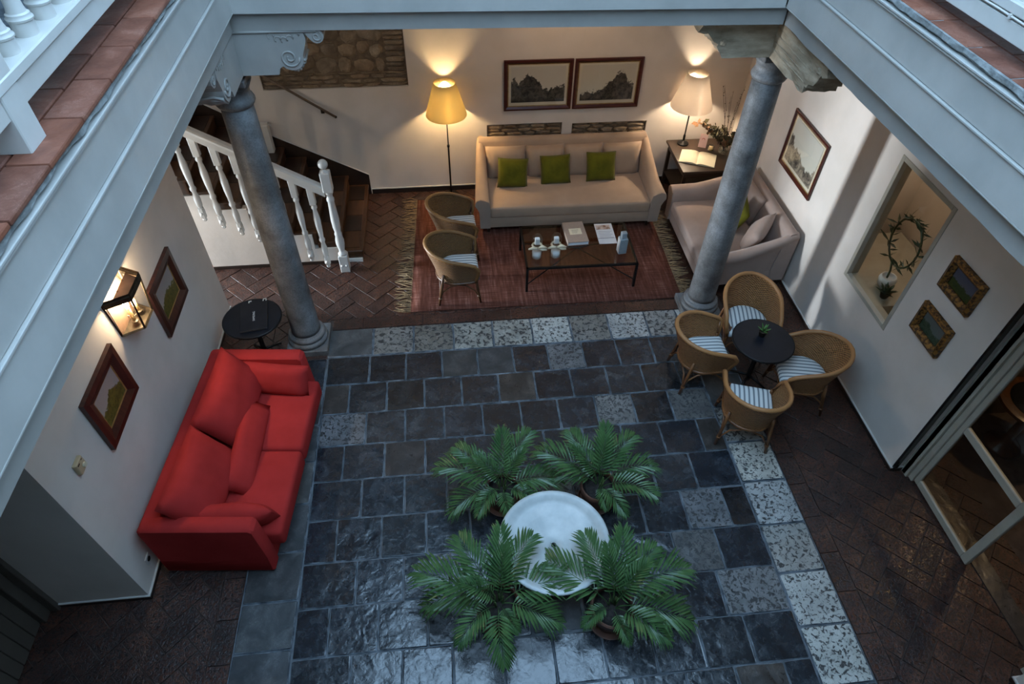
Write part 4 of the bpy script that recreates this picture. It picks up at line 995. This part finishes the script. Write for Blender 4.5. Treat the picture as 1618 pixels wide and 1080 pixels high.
bm = bm_(); tube(bm, [(-.06, .22, .012), (-.06, .27, .014), (-.03, .275, .014)], .008, 6); tube(bm, [(.10, .23, .012), (.11, .275, .02), (.14, .275, .016), (.135, .24, .008)], .007, 6); obj('cable', bm, paper, lp, True)['label'] = 'white cable ends'
# succulent
sc = thing('potted_succulent', 'tiny spiky succulent in a dark pot on the black round table', 'plant', (3.43, 4.80, .701))
bm = bm_(); lathe(bm, [(.032, 0), (.045, .07), (.049, .075), (.049, .088), (.04, .088), (.036, .072), (.005, .072)], 18); obj('pot', bm, bronze, sc, True)
def spike(bm, a, el, ln, w, z0):
    d = Vector((math.cos(a) * math.cos(el), math.sin(a) * math.cos(el), math.sin(el))); s = Vector((-math.sin(a), math.cos(a), 0)); u = d.cross(s)
    b = Vector((0, 0, z0)); rings = []
    for q, k in ((0, .7), (.35, 1), (.75, .6), (1, .05)): c = b + d * ln * q; rings.append([tuple(c + s * w * k), tuple(c - u * w * k * .3), tuple(c - s * w * k), tuple(c + u * w * k * .35)])
    loft(bm, rings)
for k in range(11): bm = bm_(); spike(bm, k * 2.4, .35 + .1 * k, .085 + .003 * k, .013, .07); obj('leaf', bm, succulent, sc)
# side table in the corner
sd = thing('side_table', 'dark wooden side table in the corner between the two sofas', 'table', (3.95, 8.62, 0))
bm = bm_(); box(bm, -.49, .48, -.5, .44, .715, .75, .006, 1); obj('table_top', bm, wood_dark, sd); bm = bm_(); box(bm, -.45, .44, -.46, .40, .63, .715); obj('apron', bm, wood_dark, sd)
bm = bm_(); box(bm, -.45, .44, -.46, .40, .22, .245); obj('shelf', bm, wood_dark, sd)
for sx in (-.43, .42):
    for sy in (-.44, .38): bm = bm_(); box(bm, sx - .025, sx + .025, sy - .025, sy + .025, 0, .64, .004, 1); obj('leg', bm, wood_dark, sd)
SZ = .751
ob = thing('open_book', 'open guest book with cream pages on the dark side table', 'book', (3.79, 8.47, SZ), math.radians(-24))
for s in (-1, 1):
    prof = [(s * .265 * k / 8, .012 + .022 * math.sin(PI * (k / 8) ** .7) * (1 - .4 * k / 8)) for k in range(9)]
    bm = bm_(); poly = prof + [(s * .265, .003), (0, .003)]; prism(bm, poly, lambda a, b: (a, -.185, b), lambda a, b: (a, .185, b)); obj('page_block', bm, cream_paper, ob)
bm = bm_(); box(bm, -.275, .275, -.192, .192, 0, .004); obj('cover', bm, wood_dark, ob)
cd = thing('gift_card', 'small pink folded card standing on the dark side table', 'card', (3.97, 8.83, SZ), math.radians(-25))
pinkp = M('pink_card', (.62, .42, .38), (.58, .39, .35), .7); bm = bm_(); prism(bm, [(-.07, 0), (-.066, 0), (0, .198), (.066, 0), (.07, 0), (.002, .205), (-.002, .205)], lambda a, b: (-.06, a * .6, b), lambda a, b: (.06, a * .6, b)); obj('folded_sheet', bm, pinkp, cd)
bm = bm_(); tube(bm, [(.02 * math.cos(a), -.017 - .0, .12 + .025 * math.sin(a)) for a in [k * PI / 5 for k in range(10)]], .003, 4, True, True); obj('printed_mark', bm, red, cd)
cn = thing('candle_jar', 'small glass candle jar beside the vase on the side table', 'candle', (4.06, 8.70, SZ))
bm = bm_(); lathe(bm, [(.045, 0), (.052, .01), (.052, .085), (.047, .085), (.046, .012), (.004, .01)], 18); obj('jar', bm, glass, cn, True); bm = bm_(); lathe(bm, [(.004, .012), (.042, .012), (.042, .05), (.004, .052)], 14); obj('wax', bm, lampcord, cn, True)
# vase with dry branches
va = thing('vase_of_branches', 'clear glass vase of dry leafy branches on the side table', 'vase', (4.23, 8.62, SZ))
bm = bm_(); lathe(bm, [(.055, 0), (.075, .02), (.08, .07), (.06, .14), (.05, .19), (.062, .24), (.058, .24), (.046, .19), (.055, .14), (.074, .07), (.066, .02), (.004, .015)], 20); obj('glass_vase', bm, glass, va, True)
bm = bm_(); lathe(bm, [(.004, .018), (.066, .022), (.072, .07), (.058, .12), (.004, .122)], 16); obj('water', bm, glass, va, True)
rnd = random.Random(5)
for k in range(17):
    a = rnd.uniform(0, 2 * PI); tall = k < 6; ln = rnd.uniform(.85, 1.12) if tall else rnd.uniform(.4, .62); le = rnd.uniform(.08, .28) if tall else rnd.uniform(.35, .9)
    if math.cos(a) * le * ln > .22: a += PI
    if math.sin(a) * le * ln > .35: a = -a
    pts = []; p = Vector((0, 0, .03))
    for j in range(7):
        u = j / 6; pts.append((math.cos(a) * le * ln * u ** 1.3 + .012 * rnd.uniform(-1, 1) * (j > 0), math.sin(a) * le * ln * u ** 1.3 + .012 * rnd.uniform(-1, 1) * (j > 0), .03 + ln * u * (1 if tall else 1 - .3 * u)))
    bm = bm_(); tube(bm, pts, [.005 - .0006 * j for j in range(7)], 5); b = obj('branch', bm, twig_mat, va)
    bm = bm_(); lm = rnd.choice((dry_leaf, dry_leaf2, dry_leaf2))
    for j in range(12 if tall else 38):
        u = rnd.uniform(.35 if not tall else .3, 1.0); i = min(int(u * 6), 5); q = u * 6 - i; c = Vector(pts[i]).lerp(Vector(pts[i + 1]), q)
        d = Vector((rnd.uniform(-1, 1), rnd.uniform(-1, 1), rnd.uniform(-.3, .9))).normalized(); s = d.orthogonal().normalized(); L_ = rnd.uniform(.04, .10) if not tall else rnd.uniform(.012, .022); w_ = L_ * .32
        vs = [bm.verts.new(c), bm.verts.new(c + d * L_ * .5 + s * w_), bm.verts.new(c + d * L_), bm.verts.new(c + d * L_ * .5 - s * w_)]; bm.faces.new((vs[0], vs[1], vs[2])); bm.faces.new((vs[0], vs[2], vs[3]))
    obj('leaves', bm, lm, b)
# ================================================================== LAMPS
fl = thing('floor_lamp', 'slender black floor lamp with a glowing yellow cone shade', 'lamp', (.02, 8.93, 0))
bm = bm_(); lathe(bm, [(.13, 0), (.13, .012), (.03, .025), (.016, .05)], 24); obj('base', bm, iron, fl, True, None, None, 40)
bm = bm_(); lathe(bm, [(.014, .03), (.013, .85), (.02, .86), (.02, .89), (.0085, .9), (.008, 1.62)], 12); obj('pole', bm, iron, fl, True, None, None, 40)
bm = bm_(); lathe(bm, [(.30, 1.385), (.155, 1.86), (.152, 1.86), (.297, 1.385)], 40, cap=False); obj('lamp_shade', bm, shade_yellow, fl, True)
bm = bm_(); v = bmesh.ops.create_uvsphere(bm, u_segments=14, v_segments=10, radius=.045)['verts']; xf(bm, v, Matrix.Translation((0, 0, 1.60))); obj('bulb', bm, bulb_y, fl, True)
bm = bm_()
for a in range(3): tube(bm, [(0, 0, 1.56), (.15 * math.cos(a * 2.09), .15 * math.sin(a * 2.09), 1.84)], .003, 4)
obj('shade_spider', bm, brass, fl); point('floor_lamp_light', (0, 0, 1.60), 88, (1, .70, .34), .05, fl)
tl_ = thing('table_lamp', 'black table lamp with a glowing cream cone shade on the side table', 'lamp', (3.69, 8.93, SZ))
bm = bm_(); lathe(bm, [(.085, 0), (.09, .008), (.085, .02), (.03, .03), (.018, .06)], 24); obj('base', bm, iron, tl_, True)
bm = bm_(); lathe(bm, [(.017, .03), (.019, .14), (.011, .16), (.012, .62), (.008, .65), (.008, .8)], 12); obj('stem', bm, iron, tl_, True)
bm = bm_(); lathe(bm, [(.315, .62), (.15, 1.12), (.147, 1.12), (.312, .62)], 40, cap=False); obj('lamp_shade', bm, shade_cream, tl_, True)
bm = bm_(); v = bmesh.ops.create_uvsphere(bm, u_segments=14, v_segments=10, radius=.045)['verts']; xf(bm, v, Matrix.Translation((0, 0, .82))); obj('bulb', bm, bulb_y, tl_, True)
point('table_lamp_light', (0, 0, .82), 84, (1, .82, .62), .05, tl_)
cl = thing('added_spotlight', 'added unseen ceiling spotlight washing the wall over the long sofa', 'spotlight', (1.75, 7.95, CZ))  # unseen fixture added to brighten the back wall with warm light
bm = bm_(); lathe(bm, [(.045, -.001), (.06, -.001), (.062, -.008), (.05, -.012), (.045, -.004)], 24, cap=False); obj('trim_ring', bm, brass, cl, True)
bm = bm_(); lathe(bm, [(.005, -.004), (.044, -.004), (.044, -.0015), (.005, -.0015)], 20); obj('lens', bm, emit('added_spot_lens', (1, .78, .5), 1.5), cl, True)
sl = bpy.data.lights.new('added_wall_wash', 'SPOT'); sl.energy = 22; sl.color = (1, .69, .42); sl.spot_size = math.radians(118); sl.spot_blend = 1; sl.shadow_soft_size = .08
slo = bpy.data.objects.new('added_wall_wash', sl); COL.objects.link(slo); slo.parent = cl; slo.location = (0, 0, -.06)
slo.rotation_euler = Vector((0, 1.0, -2.0)).to_track_quat('-Z', 'Y').to_euler()
# wall lantern (local: wall plane at x=0, +x into the room)
ln_ = thing('wall_lantern', 'bronze half-hexagon wall lantern with two lit candle bulbs', 'lantern', (-2.978, 4.52, 1.80))
HX = [(0, -.21), (.17, -.12), (.17, .12), (0, .21)]; HT_ = [(0, -.24), (.20, -.14), (.20, .14), (0, .24)]
LH = .40
def lp_(q, z, k): return [(a * k, b * k, z) for a, b in q]
bm = bm_()
for z, q in ((0, HX), (LH, HT_)): 
    for i in range(3): tube(bm, [(*q[i], z), (*q[i + 1], z)], .013, 4)
for i in range(4): tube(bm, [(*HX[i], 0), (*HT_[i], LH)], .011, 4)
prism(bm, HX, lambda a, b: (a, b, -.012), lambda a, b: (a, b, .0)); fr = obj('frame', bm, bronze, ln_)
bm = bm_()
for i in range(3): 
    a, b = HT_[i], HT_[i + 1]; vs = [bm.verts.new((a[0], a[1], LH - .055)), bm.verts.new((b[0], b[1], LH - .055)), bm.verts.new((b[0] * 1.03, b[1] * 1.03, LH + .03)), bm.verts.new((a[0] * 1.03, a[1] * 1.03, LH + .03))]; bm.faces.new(vs); vs2 = [bm.verts.new(v.co + Vector((.004, 0, 0))) for v in vs]; bm.faces.new(vs2[::-1])
obj('crown_band', bm, bronze, ln_)
bm = bm_(); prism(bm, [(.05, -.215), (.19, -.135), (.19, .135), (.05, .215)], lambda a, b: (a, b, LH - .035), lambda a, b: (a, b, LH - .03)); obj('top_plate', bm, lampback, ln_)
for i in range(3):
    a, b = HX[i], HX[i + 1]; c, d = HT_[i], HT_[i + 1]; bm = bm_(); vs = [bm.verts.new((*a, .01)), bm.verts.new((*b, .01)), bm.verts.new((*d, LH - .05)), bm.verts.new((*c, LH - .05))]; bm.faces.new(vs); obj('glass_pane', bm, glass, ln_)
bm = bm_(); box(bm, 0, .006, -.2, .2, 0, LH + .02); obj('back_plate', bm, lampback, ln_)
for s in (-1, 1):
    bm = bm_(); lathe(bm, [(.016, .05), (.016, .2)], 10, (.085, s * .065, 0)); cs = obj('candle_tube', bm, lampcord, ln_, True)
    bm = bm_(); lathe(bm, [(.014, .2), (.024, .24), (.02, .29), (.004, .33)], 12, (.085, s * .065, 0)); obj('bulb', bm, bulb_l, cs, True)
    bm = bm_(); lathe(bm, [(.03, .035), (.034, .05), (.016, .055)], 12, (.085, s * .065, 0)); tube(bm, [(.085, s * .065, .04), (.05, 0, .03), (.005, 0, .05)], .005, 5); obj('candle_cup', bm, bronze, ln_)
bm = bm_()
for y in (-.1, .1):
    for k in range(7): tube(bm, [(.01 + .012 * k + .008 * math.cos(a), y * (1 - .05 * k), LH + .10 - .016 * k + .008 * math.sin(a)) for a in [j * PI / 3 for j in range(6)]], .0022, 4, True, True)
obj('chain', bm, bronze, ln_); point('lantern_light', (.085, 0, .30), 16, (1, .76, .5), .05, ln_)
# ================================================================== WALL THINGS
def picture(name, label, loc, rz, w, h, fw, dep, fmat, pmat, mat_w=0, slip=None, ridge=False):
    t = thing(name, label, 'picture', loc, rz); hw, hh = w / 2, h / 2
    O = [(-hw, -hh), (hw, -hh), (hw, hh), (-hw, hh)]; I = [(-hw + fw, -hh + fw), (hw - fw, -hh + fw), (hw - fw, hh - fw), (-hw + fw, hh - fw)]
    mid = [tuple((Vector(a) * .55 + Vector(b) * .45)) for a, b in zip(O, I)]
    def lay(q, y): return [(a, y, b) for a, b in q]
    bm = bm_(); rings = [lay(O, -.002), lay(O, -dep), lay(mid, -dep * (1.25 if ridge else 1.0) - .004), lay(I, -dep * .55), lay(I, -.002)]
    loft(bm, rings, True, False); obj('frame', bm, fmat, t)
    iw, ih = w - 2 * fw, h - 2 * fw
    if mat_w: bm = bm_(); box(bm, -iw / 2 - .005, iw / 2 + .005, -.012, -.004, -ih / 2 - .005, ih / 2 + .005); obj('mat_board', bm, matboard, t)
    if slip:
        bm = bm_(); J = [(a * (1 - .022 / abs(a)) if abs(a) > .03 else a, b * (1 - .022 / abs(b)) if abs(b) > .03 else b) for a, b in I]
        loft(bm, [lay(I, -dep * .5), lay(J, -dep * .35), lay(J, -.004)], True, False); obj('gilt_slip', bm, slip, t)
    bm = bm_(); box(bm, -iw / 2 + mat_w, iw / 2 - mat_w, -.016, -.011, -ih / 2 + mat_w * 1.3, ih / 2 - mat_w * .8); obj('print', bm, pmat, t)
    bm = bm_(); v = [bm.verts.new((a, -.021, b)) for a, b in I]; bm.faces.new(v); obj('picture_glass', bm, glass, t) if mat_w else bm.free()
    return t
e1 = landscape('print_trees', .78, .55, [(0, .62), (.06, .70), (.12, .55), (.22, .72), (.30, .82), (.42, .72), (.52, .62), (.60, .40), (.72, .40), (.85, .46), (1, .50)], (.66, .58, .48), (.58, .51, .44), (.018, .014, .011), (.13, .105, .08), 2.3, 7, (.10, (.012, .010, .009)))
e2 = landscape('print_crag', .78, .55, [(0, .24), (.12, .30), (.28, .30), (.42, .42), (.58, .58), (.70, .82), (.76, .84), (.84, .70), (.92, .52), (1, .48)], (.66, .58, .46), (.60, .52, .43), (.018, .013, .010), (.15, .12, .09), 5.1, 8)
e3 = landscape('print_castle', .76, .56, [(0, .62), (.08, .66), (.14, .50), (.3, .44), (.45, .40), (.6, .3), (.8, .28), (1, .42)], (.66, .60, .50), (.60, .56, .50), (.018, .014, .016), (.42, .34, .25), 9.4, 4)
picture('framed_print', 'mahogany framed engraving of trees by water, left of the pair above the long sofa', (1.375, 9.098, 1.70), 0, 1.0, .745, .055, .03, mahogany, e1, .05, gilt_line)
picture('framed_print', 'mahogany framed engraving of a rocky crag, right of the pair above the long sofa', (2.40, 9.098, 1.695), 0, 1.0, .745, .055, .03, mahogany, e2, .05, gilt_line)
picture('framed_print', 'red-brown framed print of a pale castle on the right wall above the short sofa', (4.528, 7.0, 1.665), -PI / 2, .96, .76, .05, .03, mahogany, e3, .045, gilt_line)
g1 = landscape('oil_meadow', .3, .2, [(0, .5), (.3, .45), (.6, .5), (1, .4)], (.10, .10, .12), (.07, .07, .10), (.05, .06, .012), (.022, .035, .012), 1.2, 5)
g2 = landscape('oil_river', .3, .2, [(0, .55), (.3, .6), (.6, .4), (1, .45)], (.11, .13, .12), (.10, .10, .09), (.022, .04, .018), (.07, .09, .06), 4.2, 5)
picture('small_oil_painting', 'small gilt framed meadow painting, upper of the pair beside the interior window', (4.528, 3.905, 2.17), -PI / 2, .45, .345, .075, .045, gilt, g1, 0, None, True)
picture('small_oil_painting', 'small gilt framed river painting, lower of the pair near the glazed door', (4.528, 3.915, 1.61), -PI / 2, .45, .345, .075, .045, gilt, g2, 0, None, True)
p1 = landscape('oil_field', .4, .3, [(0, .42), (.25, .55), (.4, .62), (.6, .58), (.8, .5), (1, .45)], (.36, .30, .26), (.30, .26, .24), (.13, .11, .02), (.055, .055, .012), 3.7, 6)
p2 = landscape('oil_orchard', .4, .3, [(0, .4), (.3, .5), (.55, .72), (.7, .6), (1, .42)], (.38, .32, .28), (.34, .28, .25), (.15, .13, .025), (.05, .05, .012), 8.7, 6)
picture('oil_painting', 'walnut framed field painting right of the wall lantern', (-2.978, 5.29, 1.44), PI / 2, .72, .61, .125, .04, walnut_frame, p1, 0, gilt_line)
picture('oil_painting', 'walnut framed orchard painting above the back of the red sofa', (-2.978, 3.74, 1.655), PI / 2, .68, .59, .125, .04, walnut_frame, p2, 0, gilt_line)
th = thing('thermostat', 'cream plastic room thermostat on the left wall', 'thermostat', (-2.978, 3.04, 1.69))
bm = bm_(); box(bm, 0, .035, -.055, .055, -.06, .06, .006, 1); obj('housing', bm, ivory, th); bm = bm_(); lathe(bm, [(.022, 0), (.02, .012), (.004, .013)], 14); xf(bm, list(bm.verts), Matrix.Translation((.035, .02, -.02)) @ Matrix.Rotation(PI / 2, 4, 'Y')); obj('dial', bm, cream_paper, th)
bm = bm_(); box(bm, .034, .037, -.04, -.01, .03, .04); box(bm, .034, .037, .02, .035, .035, .042); obj('switch', bm, bronze, th)
so = thing('power_socket', 'white wall socket near the floor beside the red sofa', 'socket', (-2.978, 2.95, .27))
bm = bm_(); box(bm, 0, .012, -.045, .045, -.045, .045, .004, 1); obj('face_plate', bm, white_paint, so); bm = bm_(); lathe(bm, [(.026, 0), (.026, .003), (.018, .002), (.018, -.0)], 16); xf(bm, list(bm.verts), Matrix.Translation((.012, 0, 0)) @ Matrix.Rotation(PI / 2, 4, 'Y')); obj('socket_well', bm, bronze, so)
# ================================================================== FOUNTAIN BASIN AND PALMS
ba = thing('stone_basin', 'shallow round white stone basin on a pedestal amid the potted palms', 'basin', (.735, 2.665, 0))
bm = bm_(); lathe(bm, [(.30, 0), (.30, .03), (.26, .05), (.14, .10), (.10, .18), (.12, .28), (.17, .33), (.20, .34)], 32); obj('pedestal', bm, marble, ba, True)
bm = bm_(); lathe(bm, [(.18, .33), (.34, .375), (.46, .44), (.50, .475), (.508, .49), (.50, .503), (.475, .503), (.455, .494), (.425, .470), (.405, .455), (.39, .452), (.30, .425), (.29, .424), (.28, .418), (.12, .398), (.022, .393), (.022, .36)], 56); obj('bowl', bm, marble, ba, True)
bm = bm_(); lathe(bm, [(.024, .386), (.024, .397), (.014, .398), (.010, .388)], 14); tube(bm, [(-.015, 0, .397), (.015, 0, .397)], .003, 5); obj('drain', bm, iron, ba, True)
def frond_mesh(seed, ln, rise, droop):
    r = random.Random(seed); bm = bm_(); n = 9; pts = []
    for k in range(n + 1):
        u = k / n; pts.append(Vector((ln * (.12 * u + .80 * u ** 1.5) * (1.0), .04 * math.sin(u * 3 + seed) * u, ln * (rise * u - droop * u ** 2.4))))
    tube(bm, pts, [.0055 * (1 - .75 * k / n) for k in range(n + 1)], 4)
    NP = 15
    for k in range(NP):
        u = .30 + .70 * k / (NP - 1); f = u * n; i = min(int(f), n - 1); q = f - i; c = pts[i].lerp(pts[i + 1], q); t = (pts[i + 1] - pts[i]).normalized()
        side = t.cross(Vector((0, 0, 1))); side = side.normalized() if side.length > .01 else Vector((0, 1, 0)); up = side.cross(t)
        L0 = ln * .46 * (math.sin(PI * (.16 + .76 * (u - .3) / .7)) * .75 + .25) * r.uniform(.85, 1.1)
        for s in (-1, 1):
            sw = .65 + .75 * (u - .3) / .7
            d = (side * s * (1.0 - .45 * (u - .3) / .7) + t * sw + up * r.uniform(.05, .32)).normalized(); L1 = L0; w = .014 * (1.15 - .4 * u)
            wd = d.cross(up).normalized() * w
            p0 = c; p1 = c + d * L1 * .35; p2 = c + d * L1 * .72 + Vector((0, 0, -.05 * L1)); p3 = c + d * L1 + Vector((0, 0, -.20 * L1 - r.uniform(0, .02)))
            fold = up * w * .5
            A = [bm.verts.new(p0), bm.verts.new(p1 + wd + fold), bm.verts.new(p2 + wd * .8 + fold), bm.verts.new(p3), bm.verts.new(p2 - wd * .8 + fold), bm.verts.new(p1 - wd + fold), bm.verts.new(p1), bm.verts.new(p2)]
            bm.faces.new((A[0], A[1], A[6])); bm.faces.new((A[0], A[6], A[5])); bm.faces.new((A[1], A[2], A[7], A[6])); bm.faces.new((A[6], A[7], A[4], A[5])); bm.faces.new((A[2], A[3], A[7])); bm.faces.new((A[7], A[3], A[4]))
    me = bpy.data.meshes.new('frond'); bm.to_mesh(me); bm.free(); me.materials.append(palm_green); return me
FR = [frond_mesh(k, ln, ri, dr) for k, (ln, ri, dr) in enumerate(((.58, 1.0, .55), (.66, .85, .65), (.50, 1.15, .40), (.62, .70, .75), (.54, .95, .75), (.46, 1.25, .35)))]
def palm(label, x, y, rp, seed, tall, dirs):
    r = random.Random(seed); t = thing('potted_palm', label, 'plant', (x, y, 0), 0, 'potted palms around the basin'); h = .30
    bm = bm_(); lathe(bm, [(rp * .72, .012), (rp * .80, .08), (rp * .95, h - .07), (rp * 1.04, h - .065), (rp * 1.06, h - .01), (rp * 1.0, h), (rp * .93, h - .004), (rp * .90, h - .05), (rp * .88, h - .06)], 28, cap=False); bm.faces.new([bm.verts.new((rp * .72 * math.cos(a), rp * .72 * math.sin(a), .012)) for a in [k * PI / 8 for k in range(16)]]); obj('pot', bm, terracotta_pot, t, True, None, None, 50)
    bm = bm_(); lathe(bm, [(rp * .8, 0), (rp * 1.0, .004), (rp * 1.08, .04), (rp * 1.04, .042), (rp * .97, .014), (.01, .012)], 28); obj('saucer', bm, terracotta_pot, t, True, None, None, 50)
    bm = bm_(); lathe(bm, [(rp * .90, h - .05), (rp * .6, h - .035), (.01, h - .03)], 20); obj('soil', bm, soil, t, True)
    bm = bm_()
    for k in range(6): a = r.uniform(0, 6.3); tube(bm, [(.03 * math.cos(a), .03 * math.sin(a), h - .05), (.045 * math.cos(a), .045 * math.sin(a), h + .10)], [.008, .006], 6)
    obj('stems', bm, palm_stem, t, True)
    for k, (a, i, tilt, sc) in enumerate(dirs):
        a = math.radians(a + r.uniform(-8, 8)); o = inst('frond', FR[i], t, (.03 * math.cos(a), .03 * math.sin(a), h - .03 + .02 * (k % 3)), (0, math.radians(tilt), a), (sc * tall,) * 3)
        o.rotation_mode = 'XYZ'
    return t
palm('bushy potted palm behind the left rim of the basin', .33, 3.36, .165, 1, .95, [(8, 3, 2, 1.05), (-35, 4, 12, .7), (60, 0, -4, 1), (100, 2, -14, 1), (135, 0, 0, 1), (165, 1, 0, 1.05), (195, 3, 4, .95), (232, 4, 8, .72), (275, 4, 14, .6), (30, 5, -14, .8), (150, 5, -16, .85)])
palm('bushy potted palm behind the right rim of the basin', 1.29, 3.30, .175, 2, .95, [(10, 1, 0, .95), (45, 0, -4, 1), (80, 2, -12, 1), (112, 0, -2, 1), (148, 1, 0, 1.1), (170, 3, 2, .8), (-28, 0, 4, .95), (-62, 4, 10, .75), (268, 4, 12, .5), (60, 5, -14, .9), (130, 5, -14, .9)])
palm('bushy potted palm in front of the basin on its left', .19, 2.22, .185, 3, 1.0, [(18, 1, 4, 1.05), (48, 0, -2, 1.0), (92, 2, -10, 1.05), (125, 0, -2, 1.05), (152, 1, 0, 1.15), (176, 3, 2, 1.05), (212, 4, 6, .85), (268, 4, 14, .9), (-22, 3, 4, .9), (75, 5, -16, .9), (165, 5, -14, .85), (290, 4, 12, .5)])
palm('bushy potted palm in front of the basin on its right', 1.18, 2.10, .185, 4, 1.0, [(-18, 3, 4, 1.15), (-48, 4, 6, .95), (15, 1, 0, 1.1), (45, 0, -4, 1.0), (80, 2, -12, 1.1), (112, 0, -4, 1.0), (150, 1, 2, 1.1), (30, 5, -14, .9), (95, 5, -16, .95), (275, 4, 14, .55), (200, 4, 8, .55)])
# ================================================================== BEHIND THE INTERIOR WINDOW
ch = thing('counter', 'beige counter with a white shelf behind the interior window', 'counter', (5.2, 5.0, 0))
bm = bm_(); box(bm, -.52, .5, -.15, 1.15, .0, 1.0); obj('counter_body', bm, cream_frame, ch); bm = bm_(); box(bm, -.52, .5, -.42, -.36, .9, .96, .006, 1); box(bm, -.50, .5, -.85, -.42, .60, .63); obj('shelf', bm, white_paint, ch)
bm = bm_(); box(bm, .32, .5, -.90, -.3, .0, 2.9); obj('pilaster', bm, cream_frame, ch)
lb_ = thing('looped_bamboo', 'potted lucky bamboo trained into a ring behind the interior window', 'plant', (4.95, 5.17, 1.0))
bm = bm_(); lathe(bm, [(.05, 0), (.09, .05), (.10, .12), (.085, .16), (.07, .16), (.07, .13), (.004, .12)], 18); obj('pot', bm, paper, lb_, True)
bm = bm_(); rnd = random.Random(3)
rg = [(.0, .24 * math.cos(a) + .04, .60 + .29 * math.sin(a)) for a in [-PI / 2 + .15 + (2 * PI - .3) * k / 20 for k in range(21)]]
tube(bm, [(0, .02, .1), (0, .03, .22)] + rg, .012, 6); obj('bamboo_stem', bm, plant_green, lb_, True)
for k in range(80):
    c = Vector(rg[min(20, int(k / 80 * 20) + 1)]); d = Vector((rnd.uniform(-.6, .6), rnd.uniform(-1, 1), rnd.uniform(-.5, 1))).normalized(); s = d.orthogonal().normalized(); L_ = rnd.uniform(.08, .16) * (1.5 if k in (7, 8, 30, 31) else 1); bm = bm_()
    vs = [bm.verts.new(c), bm.verts.new(c + d * L_ * .45 + s * .014), bm.verts.new(c + d * L_), bm.verts.new(c + d * L_ * .45 - s * .014), bm.verts.new(c + d * L_ * .45 + d.cross(s) * .005)]
    for q in ((0, 1, 4), (1, 2, 4), (2, 3, 4), (3, 0, 4)): bm.faces.new([vs[i] for i in q])
    obj('leaf', bm, plant_green, lb_)
fp = thing('potted_fern', 'low dark bushy plant at the sill corner behind the interior window', 'plant', (4.86, 5.00, 1.0))
bm = bm_(); lathe(bm, [(.04, 0), (.06, .08), (.055, .08), (.004, .06)], 14); obj('pot', bm, bronze, fp, True)
for k in range(16): bm = bm_(); spike(bm, k * 2.4, .2 + .07 * k, .13, .022, .06); obj('leaf', bm, plant_green, fp)
point('window_room_fill', (5.5, 6.0, 2.7), 5, (1, .84, .68), .1)  # added fill light for the room behind the window, no fixture
# ================================================================== ANNEX ROOM
at = thing('round_table', 'round brown wooden table with a dark top in the dim room beyond the glazed door', 'table', (5.95, 3.55, 0))
bm = bm_(); lathe(bm, [(.01, .68), (.34, .68), (.38, .70), (.38, .735), (.34, .75), (.01, .75)], 32); obj('table_top', bm, stair_wood, at, True, None, None, 40); bm = bm_(); lathe(bm, [(.01, .751), (.29, .751), (.29, .757), (.01, .758)], 32); obj('dark_inlay', bm, black_top, at, True); bm = bm_(); lathe(bm, [(.2, 0), (.18, .04), (.05, .1), (.045, .6), (.14, .69)], 20); obj('pedestal', bm, stair_wood, at, True)
dsh = tag(obj('metal_dish', (lambda b: (lathe(b, [(.03, 0), (.06, .01), (.085, .04), (.08, .04), (.055, .016), (.004, .012)], 20), b)[1])(bm_()), tin, None, True, (5.9, 3.6, .758)), 'small shiny metal dish on the round table beyond the glazed door', 'dish')
pn = thing('pendant_lamp', 'warm pendant lamp hanging in the dim room beyond the glazed door', 'lamp', (6.3, 3.55, 3.945))
bm = bm_(); lathe(bm, [(.04, 0), (.04, -.02), (.006, -.025), (.006, -.75)], 10); obj('cord', bm, iron, pn); bm = bm_(); lathe(bm, [(.02, -.74), (.16, -.9), (.155, -.9), (.015, -.75)], 20, cap=False); obj('lamp_shade', bm, bronze, pn, True); bm = bm_(); v = bmesh.ops.create_uvsphere(bm, u_segments=10, v_segments=8, radius=.05)['verts']; xf(bm, v, Matrix.Translation((0, 0, -.86))); obj('bulb', bm, bulb_y, pn, True); point('pendant_light', (0, 0, -.92), 22, (1, .68, .36), .06, pn)
